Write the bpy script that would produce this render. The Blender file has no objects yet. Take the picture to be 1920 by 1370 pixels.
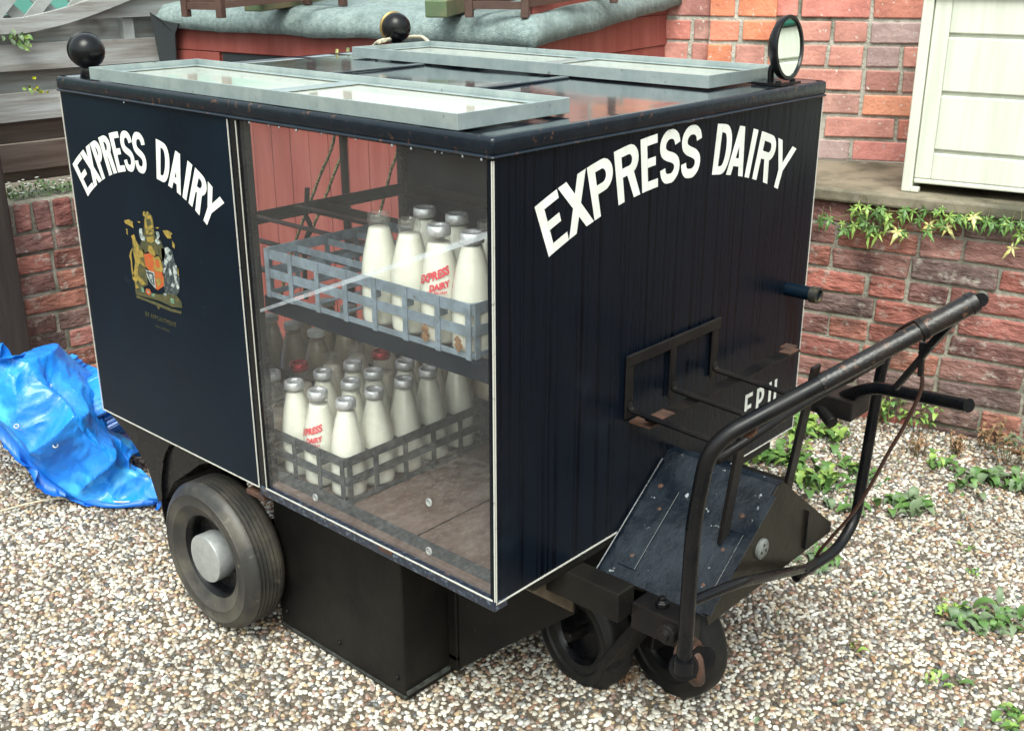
import bpy, bmesh, math, random
from mathutils import Vector, Matrix, noise
import numpy as np
S = bpy.context.scene
R = math.radians
rnd = random.Random(11)

# ------------------------------------------------------------------ camera, sky, sun, exposure
CAM = np.array([1.14673, -1.22751, 1.49008]); YAW = 2.30525456; PIT = -0.353973647; ROL = -0.00120520709; FPX = 2094.64
_fw = np.array([math.cos(YAW)*math.cos(PIT), math.sin(YAW)*math.cos(PIT), math.sin(PIT)])
_rt = np.array([math.sin(YAW), -math.cos(YAW), 0]); _up = np.cross(_rt, _fw)
_r2 = _rt*math.cos(ROL)+_up*math.sin(ROL); _u2 = -_rt*math.sin(ROL)+_up*math.cos(ROL)
cd = bpy.data.cameras.new('camera'); cam = bpy.data.objects.new('camera', cd); S.collection.objects.link(cam)
M = Matrix(((_r2[0], _u2[0], -_fw[0], CAM[0]), (_r2[1], _u2[1], -_fw[1], CAM[1]), (_r2[2], _u2[2], -_fw[2], CAM[2]), (0, 0, 0, 1)))
cam.matrix_world = M; cd.sensor_width = 36; cd.lens = FPX/1920*36; cd.clip_start = .05; cd.clip_end = 300
S.camera = cam
SUN_EL, SUN_AZ = R(58), R(-55)
w = bpy.data.worlds.new('World'); S.world = w; w.use_nodes = True
nt = w.node_tree; bg = nt.nodes['Background']; sky = nt.nodes.new('ShaderNodeTexSky'); sky.sky_type = 'NISHITA'; sky.sun_disc = False
sky.sun_elevation = SUN_EL; sky.sun_rotation = math.pi/2-SUN_AZ; sky.air_density = 1.6; sky.dust_density = 5; sky.ozone_density = .6
hs = nt.nodes.new('ShaderNodeHueSaturation'); hs.inputs['Saturation'].default_value = .38
tn = nt.nodes.new('ShaderNodeMix'); tn.data_type = 'RGBA'; tn.blend_type = 'MULTIPLY'; tn.inputs[0].default_value = 1; tn.inputs[7].default_value = (.93, 1.0, .955, 1)
nt.links.new(sky.outputs[0], hs.inputs['Color']); nt.links.new(hs.outputs[0], tn.inputs[6]); nt.links.new(tn.outputs[2], bg.inputs['Color']); bg.inputs['Strength'].default_value = .15
sl = bpy.data.lights.new('sun', 'SUN'); so = bpy.data.objects.new('sun', sl); S.collection.objects.link(so)
sl.energy = 1.3; sl.angle = R(35); sl.color = (.98, 1, .94)
sd = Vector((math.cos(SUN_EL)*math.cos(SUN_AZ), math.cos(SUN_EL)*math.sin(SUN_AZ), math.sin(SUN_EL)))
so.rotation_euler = sd.to_track_quat('Z', 'Y').to_euler()
S.view_settings.view_transform = 'Standard'; S.view_settings.look = 'None'; S.view_settings.gamma = 1
S.view_settings.exposure = 1.12
S.cycles.max_bounces = 10; S.cycles.transparent_max_bounces = 24; S.cycles.caustics_reflective = False; S.cycles.caustics_refractive = False

# ------------------------------------------------------------------ survey helpers (a sight line met with a real plane)
def ray(x, y): return _fw + _r2*(x-960)/FPX - _u2*(y-685)/FPX
def hit(x, y, ax, v):
    d = ray(x, y); return Vector(CAM+d*(v-CAM[ax])/d[ax])
def hitp(x, y, n, k):
    d = ray(x, y); n = np.array(n, float); return Vector(CAM+d*((k-n@CAM)/(n@d)))
def hdir(x):
    d = ray(x, -95).copy(); d[2] = 0; return Vector(d/np.linalg.norm(d))

# ------------------------------------------------------------------ materials
def mat(name, c, rough=.5, metal=0., c2=None, sc=8, det=4, lo=.35, hi=.65, c3=None, sc3=30, lo3=.6, hi3=.7, bump=0., bsc=60, bst=(1, 1, 1),
        stretch=(1, 1, 1), coat=0., rough2=None, attr=False, spec=.5, trans=0., bdist=.004, subs=0., sheen=0.):
    m = bpy.data.materials.new(name); m.use_nodes = True; n = m.node_tree; L = n.links; N = n.nodes
    b = N['Principled BSDF']; tc = N.new('ShaderNodeTexCoord')
    def mp(s):
        q = N.new('ShaderNodeMapping'); q.inputs['Scale'].default_value = s; L.new(tc.outputs['Object'], q.inputs[0]); return q
    def nz(s, scale, d=4):
        q = N.new('ShaderNodeTexNoise'); q.inputs['Scale'].default_value = scale; q.inputs['Detail'].default_value = d; q.inputs['Roughness'].default_value = .6
        L.new(mp(s).outputs[0], q.inputs['Vector']); return q
    def rng(src, a, bb, oa=0., ob=1.):
        q = N.new('ShaderNodeMapRange'); q.inputs[1].default_value = a; q.inputs[2].default_value = bb; q.inputs[3].default_value = oa; q.inputs[4].default_value = ob
        L.new(src, q.inputs[0]); return q
    def mix(f, a, bb, mode='MIX'):
        q = N.new('ShaderNodeMix'); q.data_type = 'RGBA'; q.blend_type = mode
        L.new(f, q.inputs[0]) if not isinstance(f, float) else setattr(q.inputs[0], 'default_value', f)
        for v, s in ((a, q.inputs[6]), (bb, q.inputs[7])):
            if isinstance(v, tuple): s.default_value = (*v, 1)
            else: L.new(v, s)
        return q.outputs[2]
    col = c
    if attr:
        a = N.new('ShaderNodeAttribute'); a.attribute_name = 'Col'; col = a.outputs['Color']
    if c2 is not None:
        f = rng(nz(stretch, sc, det).outputs[0], lo, hi)
        col = mix(f.outputs[0], col, c2, 'MULTIPLY' if attr else 'MIX')
        if rough2 is not None:
            L.new(rng(f.outputs[0], 0, 1, rough, rough2).outputs[0], b.inputs['Roughness'])
    if c3 is not None:
        f3 = rng(nz((1, 1, 1), sc3, 3).outputs[0], lo3, hi3); col = mix(f3.outputs[0], col, c3)
    if isinstance(col, tuple): b.inputs['Base Color'].default_value = (*col, 1)
    else: L.new(col, b.inputs['Base Color'])
    if rough2 is None: b.inputs['Roughness'].default_value = rough
    b.inputs['Metallic'].default_value = metal; b.inputs['Coat Weight'].default_value = coat; b.inputs['Coat Roughness'].default_value = .08
    b.inputs['Specular IOR Level'].default_value = spec
    if sheen: b.inputs['Sheen Weight'].default_value = sheen
    if bump:
        bn = N.new('ShaderNodeBump'); bn.inputs['Strength'].default_value = bump; bn.inputs['Distance'].default_value = bdist
        L.new(nz(bst, bsc, 5).outputs[0], bn.inputs['Height']); L.new(bn.outputs[0], b.inputs['Normal'])
    return m

def glassy(name, tint=(.9, .95, .95), dirt=.06, dsc=6, dcol=(.6, .6, .6), rough=.03, refl=1.):
    m = bpy.data.materials.new(name); m.use_nodes = True; n = m.node_tree; L = n.links; N = n.nodes; N.remove(N['Principled BSDF'])
    out = N['Material Output']; tr = N.new('ShaderNodeBsdfTransparent'); tr.inputs[0].default_value = (*tint, 1)
    gl = N.new('ShaderNodeBsdfGlossy'); gl.inputs['Roughness'].default_value = rough; gl.inputs[0].default_value = (refl, refl, refl, 1)
    ge = N.new('ShaderNodeNewGeometry'); dt = N.new('ShaderNodeVectorMath'); dt.operation = 'DOT_PRODUCT'; L.new(ge.outputs['Normal'], dt.inputs[0]); L.new(ge.outputs['Incoming'], dt.inputs[1])
    def mth(op, a, b=None):
        q = N.new('ShaderNodeMath'); q.operation = op
        L.new(a, q.inputs[0])
        if b is not None: q.inputs[1].default_value = b
        return q.outputs[0]
    ab = mth('ABSOLUTE', dt.outputs['Value']); iv = N.new('ShaderNodeMath'); iv.operation = 'SUBTRACT'; iv.inputs[0].default_value = 1; L.new(ab, iv.inputs[1])
    fre = mth('ADD', mth('MULTIPLY', mth('POWER', iv.outputs[0], 5.), .9), .035)
    m1 = N.new('ShaderNodeMixShader'); L.new(fre, m1.inputs[0]); L.new(tr.outputs[0], m1.inputs[1]); L.new(gl.outputs[0], m1.inputs[2])
    df = N.new('ShaderNodeBsdfDiffuse'); df.inputs[0].default_value = (*dcol, 1)
    tc = N.new('ShaderNodeTexCoord'); nz = N.new('ShaderNodeTexNoise'); nz.inputs['Scale'].default_value = dsc; nz.inputs['Detail'].default_value = 7; nz.inputs['Roughness'].default_value = .7
    L.new(tc.outputs['Object'], nz.inputs[0])
    rg = N.new('ShaderNodeMapRange'); rg.inputs[1].default_value = .3; rg.inputs[2].default_value = .75; rg.inputs[3].default_value = dirt*.4; rg.inputs[4].default_value = dirt*2.2
    L.new(nz.outputs[0], rg.inputs[0])
    m2 = N.new('ShaderNodeMixShader'); L.new(rg.outputs[0], m2.inputs[0]); L.new(m1.outputs[0], m2.inputs[1]); L.new(df.outputs[0], m2.inputs[2])
    L.new(m2.outputs[0], out.inputs[0]); return m

NAVY = mat('navy_paint', (.0018, .0055, .0115), .26, c2=(.004, .0100, .0185), sc=3, lo=.3, hi=.7, rough2=.4, spec=.10, c3=(.025, .04, .05), sc3=16, lo3=.70, hi3=.82, bump=.12, bsc=2.2, bdist=.01)
NAVYR = mat('navy_paint_rainy', (.0034, .0056, .0102), .30, c2=(.0008, .0016, .0034), sc=17, det=7, lo=.50, hi=.64, stretch=(5, 5, .06), rough2=.2, spec=.14, c3=(.012, .018, .028), sc3=5, lo3=.62, hi3=.9, bump=.15, bsc=16, bst=(7, 7, .08), bdist=.0015)
ROOF = mat('wet_roof_paint', (.008, .014, .024), .06, c2=(.03, .035, .04), sc=5, lo=.4, hi=.7, rough2=.18, coat=.7, bump=.25, bsc=14, bdist=.004, c3=(.10, .045, .025), sc3=34, lo3=.72, hi3=.77)
EDGE = mat('chipped_edge_paint', (.0025, .006, .012), .25, c2=(.006, .011, .018), sc=30, c3=(.07, .035, .022), sc3=55, lo3=.63, hi3=.7, bump=.3, bsc=80, spec=.35)
BLACK = mat('black_metal', (.004, .004, .005), .32, spec=.2, c2=(.011, .009, .008), sc=14, c3=(.05, .025, .016), sc3=26, lo3=.68, hi3=.76, bump=.25, bsc=70, rough2=.5)
BLACKG = mat('black_gloss', (.003, .0035, .005), .2, c2=(.007, .0065, .007), sc=18, rough2=.36, bump=.05, bsc=90, spec=.25)
PLATE = mat('scuffed_plate', (.003, .0055, .010), .22, c2=(.014, .020, .028), sc=11, det=7, lo=.4, hi=.65, rough2=.35, c3=(.26, .29, .31), sc3=45, lo3=.68, hi3=.74, bump=.3, bsc=60, spec=.35)
DARK = mat('dark_underbody', (.0045, .004, .004), .5, spec=.2, c2=(.010, .009, .007), sc=9, c3=(.03, .026, .02), sc3=80, lo3=.68, hi3=.76, bump=.3, bsc=40)
RUST = mat('rusty_steel', (.085, .035, .02), .7, c2=(.025, .015, .012), sc=30, c3=(.20, .075, .035), sc3=60, lo3=.6, hi3=.7, bump=.5, bsc=120)
TUBE = mat('worn_handle_metal', (.016, .011, .010), .3, c2=(.007, .007, .008), sc=16, lo=.4, hi=.6, rough2=.22, c3=(.10, .05, .032), sc3=60, lo3=.62, hi3=.72, bump=.3, bsc=150, spec=.4)
WHITE = mat('white_line', (.50, .49, .45), .4, c2=(.16, .12, .10), sc=60, lo=.6, hi=.72)
LETTER = mat('white_vinyl', (.80, .82, .77), .35, c2=(.66, .67, .62), sc=20, c3=(.03, .04, .05), sc3=70, lo3=.73, hi3=.76)
GALV = mat('galvanised', (.30, .36, .37), .42, .55, c2=(.42, .48, .48), sc=18, det=5, c3=(.18, .2, .2), sc3=50, lo3=.66, hi3=.74, bump=.15, bsc=60, rough2=.3)
TRAYB = mat('wet_tray_sheet', (.72, .73, .64), .05, c2=(.60, .60, .5), sc=3, lo=.4, hi=.65, rough2=.12, coat=.8, bump=.1, bsc=9)
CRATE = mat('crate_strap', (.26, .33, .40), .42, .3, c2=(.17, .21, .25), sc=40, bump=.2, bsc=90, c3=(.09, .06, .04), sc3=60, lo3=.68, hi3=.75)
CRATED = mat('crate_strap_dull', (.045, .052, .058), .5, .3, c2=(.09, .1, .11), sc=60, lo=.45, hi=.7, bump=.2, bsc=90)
FLOOR = mat('cart_floor_board', (.095, .06, .05), .5, c2=(.15, .11, .095), sc=22, det=8, stretch=(1.5, .6, 1), c3=(.2, .17, .16), sc3=130, lo3=.6, hi3=.75, bump=.3, bsc=90)
RUBBER = mat('tyre_rubber', (.022, .021, .02), .5, c2=(.075, .066, .052), sc=11, det=7, lo=.42, hi=.7, bump=.3, bsc=60, c3=(.13, .11, .085), sc3=28, lo3=.66, hi3=.8)
RUBD = mat('dark_tyre_rubber', (.006, .006, .006), .55, spec=.25, c2=(.014, .013, .012), sc=12, bump=.3, bsc=60)
SILVER = mat('silver_paint', (.42, .44, .44), .4, .5, c2=(.34, .35, .35), sc=60, bump=.15, bsc=200)
MILK = mat('milk', (.88, .865, .77), .3, coat=.5, c2=(.84, .79, .68), sc=14, lo=.5, hi=.8)
MILKD = mat('dusty_milk', (.74, .68, .60), .4, c2=(.52, .45, .38), sc=12, lo=.4, hi=.75)
MILKB = mat('beige_milk', (.62, .50, .38), .4, c2=(.42, .36, .30), sc=9)
BGLASS = glassy('bottle_glass', (.97, .975, .965), .07, 18, (.5, .47, .42), .06)
PANE = glassy('window_glass', (.985, .99, .99), .014, 3, (.55, .56, .58), .02)
FOIL = mat('foil', (.82, .83, .85), .3, .65, c2=(.62, .62, .65), sc=120, bump=.5, bsc=180)
FOILR = mat('red_foil', (.45, .03, .05), .25, .7, bump=.5, bsc=180)
CAPW = mat('white_cap', (.72, .72, .7), .5)
REDINK = mat('red_ink', (.62, .05, .07), .5)
MIRR = mat('mirror_glass', (.85, .9, .88), .02, 1.)
SHEDR = mat('red_shed_paint', (.215, .042, .032), .55, c2=(.30, .085, .07), sc=3.2, det=8, lo=.35, hi=.7, stretch=(5, 5, .5), bump=.4, bsc=8, bst=(6, 6, .4), c3=(.07, .022, .02), sc3=9, lo3=.74, hi3=.8)
FELT = mat('roof_felt', (.145, .20, .20), .75, c2=(.26, .325, .315), sc=60, det=10, lo=.35, hi=.65, bump=1, bsc=210, bdist=.006, c3=(.12, .16, .155), sc3=9, lo3=.50, hi3=.75)
FELTD = mat('felt_underside', (.022, .028, .03), .8, bump=.5, bsc=100)
WOODG = mat('weathered_grey_wood', (.20, .185, .17), .6, c2=(.38, .40, .40), sc=4, det=8, lo=.35, hi=.68, stretch=(3, .7, 9), bump=.6, bsc=7, bst=(2, .5, 9), c3=(.09, .06, .045), sc3=5, lo3=.6, hi3=.75)
WOODD = mat('damp_brown_wood', (.065, .043, .034), .6, c2=(.13, .10, .085), sc=4, det=7, stretch=(4, .6, 9), bump=.6, bsc=7, bst=(2, .5, 9))
WOODP = mat('dark_post_wood', (.018, .013, .011), .55, c2=(.035, .026, .022), sc=4, stretch=(9, 9, .7), bump=.5, bsc=12, bst=(6, 6, .5))
WOODL = mat('bleached_batten', (.34, .36, .36), .6, c2=(.22, .22, .21), sc=9, bump=.4, bsc=30)
WOODT = mat('brown_stained_wood', (.055, .027, .02), .5, c2=(.08, .042, .032), sc=14, bump=.3, bsc=60)
BEAM = mat('green_tinged_timber', (.20, .15, .075), .6, c2=(.08, .12, .06), sc=7, lo=.4, hi=.65, stretch=(1, 1, 1), bump=.5, bsc=40)
TEAL = mat('turquoise_paint', (.12, .36, .30), .6, c2=(.16, .42, .36), sc=5)
BRICK = mat('brick', (1, 1, 1), .75, attr=True, c2=(.55, .5, .5), sc=9, det=8, lo=.4, hi=.75, bump=.9, bsc=38, bdist=.006, c3=(.58, .55, .50), sc3=60, lo3=.64, hi3=.72)
BRICKL = mat('worn_brick', (1, 1, 1), .7, attr=True, c2=(.32, .30, .30), sc=7, det=10, lo=.44, hi=.66, bump=1., bsc=16, bst=(1, 1, 2.2), bdist=.02, c3=(.36, .32, .28), sc3=30, lo3=.56, hi3=.78)
MORTAR = mat('mortar', (.32, .31, .26), .9, c2=(.46, .44, .39), sc=30, det=7, bump=1, bsc=70, bdist=.008, c3=(.10, .11, .08), sc3=6, lo3=.52, hi3=.7)
MORTARD = mat('mossy_mortar', (.20, .185, .15), .9, c2=(.32, .30, .25), sc=24, det=7, bump=1, bsc=70, bdist=.008, c3=(.05, .055, .03), sc3=6, lo3=.5, hi3=.68)
CONC = mat('mossy_concrete', (.21, .18, .13), .7, c2=(.07, .065, .042), sc=5, det=9, lo=.42, hi=.6, bump=.8, bsc=40, c3=(.22, .20, .16), sc3=18, lo3=.62, hi3=.75)
CREAM = mat('cream_plastic', (.62, .635, .55), .45, c2=(.50, .52, .44), sc=4, det=7, lo=.45, hi=.75, stretch=(9, 9, .5), bump=.08, bsc=40)
GREENL = mat('green_plastic', (.012, .12, .085), .4)
TARP = mat('blue_tarpaulin', (.012, .24, .74), .38, c2=(.008, .15, .60), sc=5, bump=.5, bsc=26, bdist=.01, spec=.4, c3=(.06, .42, .90), sc3=7, lo3=.55, hi3=.7, coat=.3)
TARPD = mat('blue_tarpaulin_hem', (.01, .13, .55), .4, bump=.3, bsc=30)
LEAFA = mat('leaf_green', (.10, .20, .045), .5, c2=(.06, .13, .035), sc=20, attr=False)
LEAFB = mat('leaf_lime', (.26, .36, .08), .5, c2=(.15, .27, .06), sc=20)
LEAFC = mat('leaf_cream', (.60, .56, .27), .5, c2=(.42, .4, .1), sc=30)
LEAFD = mat('leaf_dull', (.09, .14, .075), .55, c2=(.14, .19, .10), sc=20)
LEAFY = mat('leaf_yellow', (.55, .6, .02), .4)
DRY = mat('dry_stalk', (.26, .14, .07), .7, c2=(.16, .09, .05), sc=40)
PETAL = mat('white_petal', (.75, .75, .7), .6)
STEM = mat('stem', (.16, .14, .06), .6)
ROPEW = mat('pale_rope', (.55, .5, .38), .8, bump=1, bsc=300)
ROPEG = mat('green_yellow_rope', (.06, .10, .04), .7, c2=(.38, .34, .12), sc=130, lo=.45, hi=.55, bump=.8, bsc=300)
SOIL = mat('gravel_bed', (.06, .045, .03), .9, c2=(.15, .12, .09), sc=70, det=4, c3=(.45, .42, .37), sc3=110, lo3=.62, hi3=.68, bump=1, bsc=110, bdist=.01)
GOLD = mat('gold_paint', (.34, .23, .04), .5, c2=(.12, .10, .03), sc=90, lo=.35, hi=.7)
GOLDD = mat('dark_gold_paint', (.09, .075, .025), .5, c2=(.03, .04, .02), sc=80)
CRED = mat('crest_red', (.42, .05, .02), .5, c2=(.32, .12, .02), sc=120)
CSIL = mat('crest_silver', (.42, .46, .44), .5, c2=(.06, .09, .1), sc=120, lo=.4, hi=.65)
CGRN = mat('crest_green', (.03, .12, .07), .5, c2=(.2, .3, .2), sc=150)
CBLU = mat('crest_blue_grey', (.02, .03, .035), .5, c2=(.10, .12, .12), sc=140, lo=.5, hi=.62)

# pebbles: colour by instance
def pebble_mat():
    m = bpy.data.materials.new('pebbles'); m.use_nodes = True; n = m.node_tree; N = n.nodes; L = n.links; b = N['Principled BSDF']
    oi = N.new('ShaderNodeObjectInfo'); cr = N.new('ShaderNodeValToRGB'); cr.color_ramp.interpolation = 'CONSTANT'
    pal = [(.61, .585, .51), (.30, .24, .18), (.46, .43, .37), (.63, .61, .55), (.15, .125, .105), (.52, .45, .35), (.26, .255, .245), (.38, .30, .22), (.56, .52, .44),
           (.27, .16, .11), (.56, .53, .47), (.10, .10, .098), (.42, .31, .19), (.68, .665, .62), (.21, .17, .14), (.40, .38, .35), (.28, .20, .17), (.52, .48, .41)]
    e = cr.color_ramp.elements
    for i, c in enumerate(pal):
        if i < 2: e[i].position = i/len(pal); e[i].color = (*c, 1)
        else:
            q = e.new(i/len(pal)); q.color = (*c, 1)
    L.new(oi.outputs['Random'], cr.inputs[0])
    tc = N.new('ShaderNodeTexCoord'); nz = N.new('ShaderNodeTexNoise'); nz.inputs['Scale'].default_value = 220; nz.inputs['Detail'].default_value = 3; L.new(tc.outputs['Object'], nz.inputs[0])
    rg = N.new('ShaderNodeMapRange'); rg.inputs[1].default_value = .3; rg.inputs[2].default_value = .7; rg.inputs[3].default_value = .75; rg.inputs[4].default_value = 1.1; L.new(nz.outputs[0], rg.inputs[0])
    vm = N.new('ShaderNodeVectorMath'); vm.operation = 'SCALE'; L.new(cr.outputs[0], vm.inputs[0]); L.new(rg.outputs[0], vm.inputs['Scale'])
    ge = N.new('ShaderNodeNewGeometry'); n2 = N.new('ShaderNodeTexNoise'); n2.inputs['Scale'].default_value = 2.2; n2.inputs['Detail'].default_value = 6; L.new(ge.outputs['Position'], n2.inputs[0])
    r2 = N.new('ShaderNodeMapRange'); r2.inputs[1].default_value = .36; r2.inputs[2].default_value = .62; r2.inputs[3].default_value = .78; r2.inputs[4].default_value = 1.12; L.new(n2.outputs[0], r2.inputs[0])
    v2 = N.new('ShaderNodeVectorMath'); v2.operation = 'SCALE'; L.new(vm.outputs[0], v2.inputs[0]); L.new(r2.outputs[0], v2.inputs['Scale'])
    L.new(v2.outputs[0], b.inputs['Base Color']); b.inputs['Roughness'].default_value = .38; return m
PEB = pebble_mat()

# ------------------------------------------------------------------ mesh helpers
def loc_of(p):
    while p is not None and p.parent is not None: p = p.parent
    return p.location.copy() if p is not None else Vector((0, 0, 0))
class MB:
    def __init__(s): s.v = []; s.f = []; s.fc = []; s.m = []; s.mi = 0
    def add(s, vs, fs, col=None):
        o = len(s.v); s.v += [tuple(v) for v in vs]
        for f in fs: s.f.append(tuple(i+o for i in f)); s.fc.append(col); s.m.append(s.mi)
    def box(s, x0, x1, y0, y1, z0, z1, col=None):
        vs = [(x, y, z) for z in (z0, z1) for y in (y0, y1) for x in (x0, x1)]
        s.add(vs, [(0, 2, 3, 1), (4, 5, 7, 6), (0, 1, 5, 4), (2, 6, 7, 3), (0, 4, 6, 2), (1, 3, 7, 5)], col); return s
    def fbox(s, o, ex, ey, ez, a, b, c, col=None, jit=0):   # box in a local frame: ranges a, b, c along ex, ey, ez
        o, ex, ey, ez = map(Vector, (o, ex, ey, ez))
        vs = [o+ex*(x+rnd.uniform(-jit, jit))+ey*(y+rnd.uniform(-jit, jit)*.6)+ez*(z+rnd.uniform(-jit, jit)) for z in c for y in b for x in a]
        s.add(vs, [(0, 2, 3, 1), (4, 5, 7, 6), (0, 1, 5, 4), (2, 6, 7, 3), (0, 4, 6, 2), (1, 3, 7, 5)], col); return s
    def bar(s, p, q, w, h, up=(0, 0, 1)):
        p, q = Vector(p), Vector(q); d = (q-p).normalized(); up = Vector(up)
        sd = d.cross(up); sd = sd.normalized() if sd.length > 1e-4 else Vector((1, 0, 0)); u = sd.cross(d)
        return s.fbox(p, d, sd, u, (0, (q-p).length), (-w/2, w/2), (-h/2, h/2))
    def tube(s, pts, r, n=12, cap=True, closed=False):
        pts = [Vector(p) for p in pts]; m = len(pts); rs = r if isinstance(r, (list, tuple)) else [r]*m
        rings = []; nrm = None
        for i, p in enumerate(pts):
            if closed: t = (pts[(i+1) % m]-pts[i-1]).normalized()
            else: t = (pts[min(i+1, m-1)]-pts[max(i-1, 0)]).normalized()
            if nrm is None:
                a = Vector((0, 0, 1)) if abs(t.z) < .9 else Vector((1, 0, 0)); nrm = t.cross(a).normalized()
            else: nrm = (nrm-t*nrm.dot(t)).normalized()
            b = t.cross(nrm); rings.append([p+(nrm*math.cos(2*math.pi*k/n)+b*math.sin(2*math.pi*k/n))*rs[i] for k in range(n)])
        vs = [v for g in rings for v in g]; fs = []
        for i in range(m if closed else m-1):
            j = (i+1) % m
            for k in range(n): fs.append((i*n+k, i*n+(k+1) % n, j*n+(k+1) % n, j*n+k))
        if cap and not closed: fs += [tuple(range(n))[::-1], tuple((m-1)*n+k for k in range(n))]
        s.add(vs, fs); return s
    def lathe(s, o, ax, prof, n=32, cap=True):   # prof: (radius, along axis)
        o, ax = Vector(o), Vector(ax).normalized(); a = Vector((0, 0, 1)) if abs(ax.z) < .9 else Vector((1, 0, 0))
        u = ax.cross(a).normalized(); w_ = ax.cross(u); m = len(prof)
        vs = [o+ax*h+(u*math.cos(2*math.pi*k/n)+w_*math.sin(2*math.pi*k/n))*r for r, h in prof for k in range(n)]
        fs = [(i*n+k, i*n+(k+1) % n, (i+1)*n+(k+1) % n, (i+1)*n+k) for i in range(m-1) for k in range(n)]
        if cap: fs += [tuple(range(n))[::-1], tuple((m-1)*n+k for k in range(n))]
        s.add(vs, fs); return s
    def prism(s, poly, d):
        d = Vector(d); m = len(poly); P = [Vector(p) for p in poly]
        s.add(P+[p+d for p in P], [tuple(range(m))[::-1], tuple(range(m, 2*m))]+[(i, (i+1) % m, (i+1) % m+m, i+m) for i in range(m)]); return s
    def build(s, name, mt, parent=None, smooth=False, bev=0, seg=2, auto=None):
        me = bpy.data.meshes.new(name); o0 = loc_of(parent)
        me.from_pydata([(v[0]-o0.x, v[1]-o0.y, v[2]-o0.z) for v in s.v], [], s.f)
        bm = bmesh.new(); bm.from_mesh(me); bmesh.ops.recalc_face_normals(bm, faces=bm.faces); bm.to_mesh(me); bm.free()
        for q in (mt if isinstance(mt, (list, tuple)) else [mt]): me.materials.append(q)
        if any(s.m): me.polygons.foreach_set('material_index', s.m)
        if any(c is not None for c in s.fc):
            ca = me.color_attributes.new('Col', 'FLOAT_COLOR', 'CORNER')
            for p in me.polygons:
                c = s.fc[p.index] or (.3, .3, .3)
                for li in p.loop_indices: ca.data[li].color = (*c, 1)
        if smooth: me.polygons.foreach_set('use_smooth', [True]*len(me.polygons))
        if smooth and auto is not None: me.set_sharp_from_angle(angle=R(auto))
        me.update(); o = bpy.data.objects.new(name, me); S.collection.objects.link(o)
        if parent is not None: o.parent = parent
        if bev:
            md = o.modifiers.new('bevel', 'BEVEL'); md.width = bev; md.segments = seg; md.limit_method = 'ANGLE'; md.angle_limit = R(35)
        return o
def build_each(mb, name, mt, parent, **kw):      # every separate piece becomes a part of its own
    par = list(range(len(mb.v)))
    def fd(a):
        while par[a] != a: par[a] = par[par[a]]; a = par[a]
        return a
    for f in mb.f:
        for i in f[1:]: par[fd(i)] = fd(f[0])
    gs = {}
    for f in mb.f: gs.setdefault(fd(f[0]), []).append(f)
    out = []
    for fs in gs.values():
        ids = sorted({i for f in fs for i in f}); mp = {i: k for k, i in enumerate(ids)}; q = MB(); q.add([mb.v[i] for i in ids], [tuple(mp[i] for i in f) for f in fs]); out.append(q.build(name, mt, parent, **kw))
    return out
def tag(o, label, cat, group=None, kind=None):
    if kind: o['kind'] = kind
    if label: o['label'] = label
    if cat: o['category'] = cat
    if group: o['group'] = group
    return o
def thing(name, loc, label, cat, group=None):
    o = bpy.data.objects.new(name, None); S.collection.objects.link(o); o.location = loc; o.empty_display_size = .05
    return tag(o, label, cat, group)
def catm(P, n=6):
    P = [Vector(p) for p in P]; P = [P[0]*2-P[1]]+P+[P[-1]*2-P[-2]]; out = []
    for i in range(1, len(P)-2):
        a, b, c, d = P[i-1:i+3]
        for k in range(n):
            t = k/n; out.append(.5*((2*b)+(c-a)*t+(2*a-5*b+4*c-d)*t*t+(3*b-a-3*c+d)*t**3))
    return out+[P[-2]]
def rounded(P, r, n=5):      # path with rounded corners
    P = [Vector(p) for p in P]; out = [P[0]]
    for i in range(1, len(P)-1):
        a, b, c = P[i-1:i+2]; d1 = (a-b); d2 = (c-b); q = min(r, d1.length*.45, d2.length*.45); s0 = b+d1.normalized()*q; s1 = b+d2.normalized()*q
        for k in range(n+1):
            t = k/n; out.append(s0.lerp(b, t).lerp(b.lerp(s1, t), t))
    return out+[P[-1]]

# ------------------------------------------------------------------ ground
W_, L_, H0, H1 = 1.0417, 1.332, .425, 1.2325      # cart body width, length, bottom and top
def gz(x, y):
    z = .012*noise.noise(Vector((x*1.7, y*1.7, 3)))+.006*noise.noise(Vector((x*6, y*6, 1)))
    z += .03*math.exp(-((x+.03)**2+(y-.36)**2)/.02)
    return z-.004
g = MB(); g.add([(-60, -60, -.02), (60, -60, -.02), (60, 60, -.02), (-60, 60, -.02)], [(0, 1, 2, 3)])
o = g.build('ground', SOIL); tag(o, None, None, kind='structure')
def grid_patch(x0, x1, y0, y1, st):
    nx, ny = int((x1-x0)/st), int((y1-y0)/st); mb = MB()
    vs = [(x0+i*st, y0+j*st, gz(x0+i*st, y0+j*st)-.004) for j in range(ny+1) for i in range(nx+1)]
    mb.add(vs, [(j*(nx+1)+i, j*(nx+1)+i+1, (j+1)*(nx+1)+i+1, (j+1)*(nx+1)+i) for j in range(ny) for i in range(nx)]); return mb
gp = grid_patch(-3.0, .95, -1.05, 2.5, .05); go = gp.build('gravel', [SOIL, PEB], smooth=True)
tag(go, 'wet mixed pea gravel covering the whole yard', 'gravel', kind='stuff')
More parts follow.
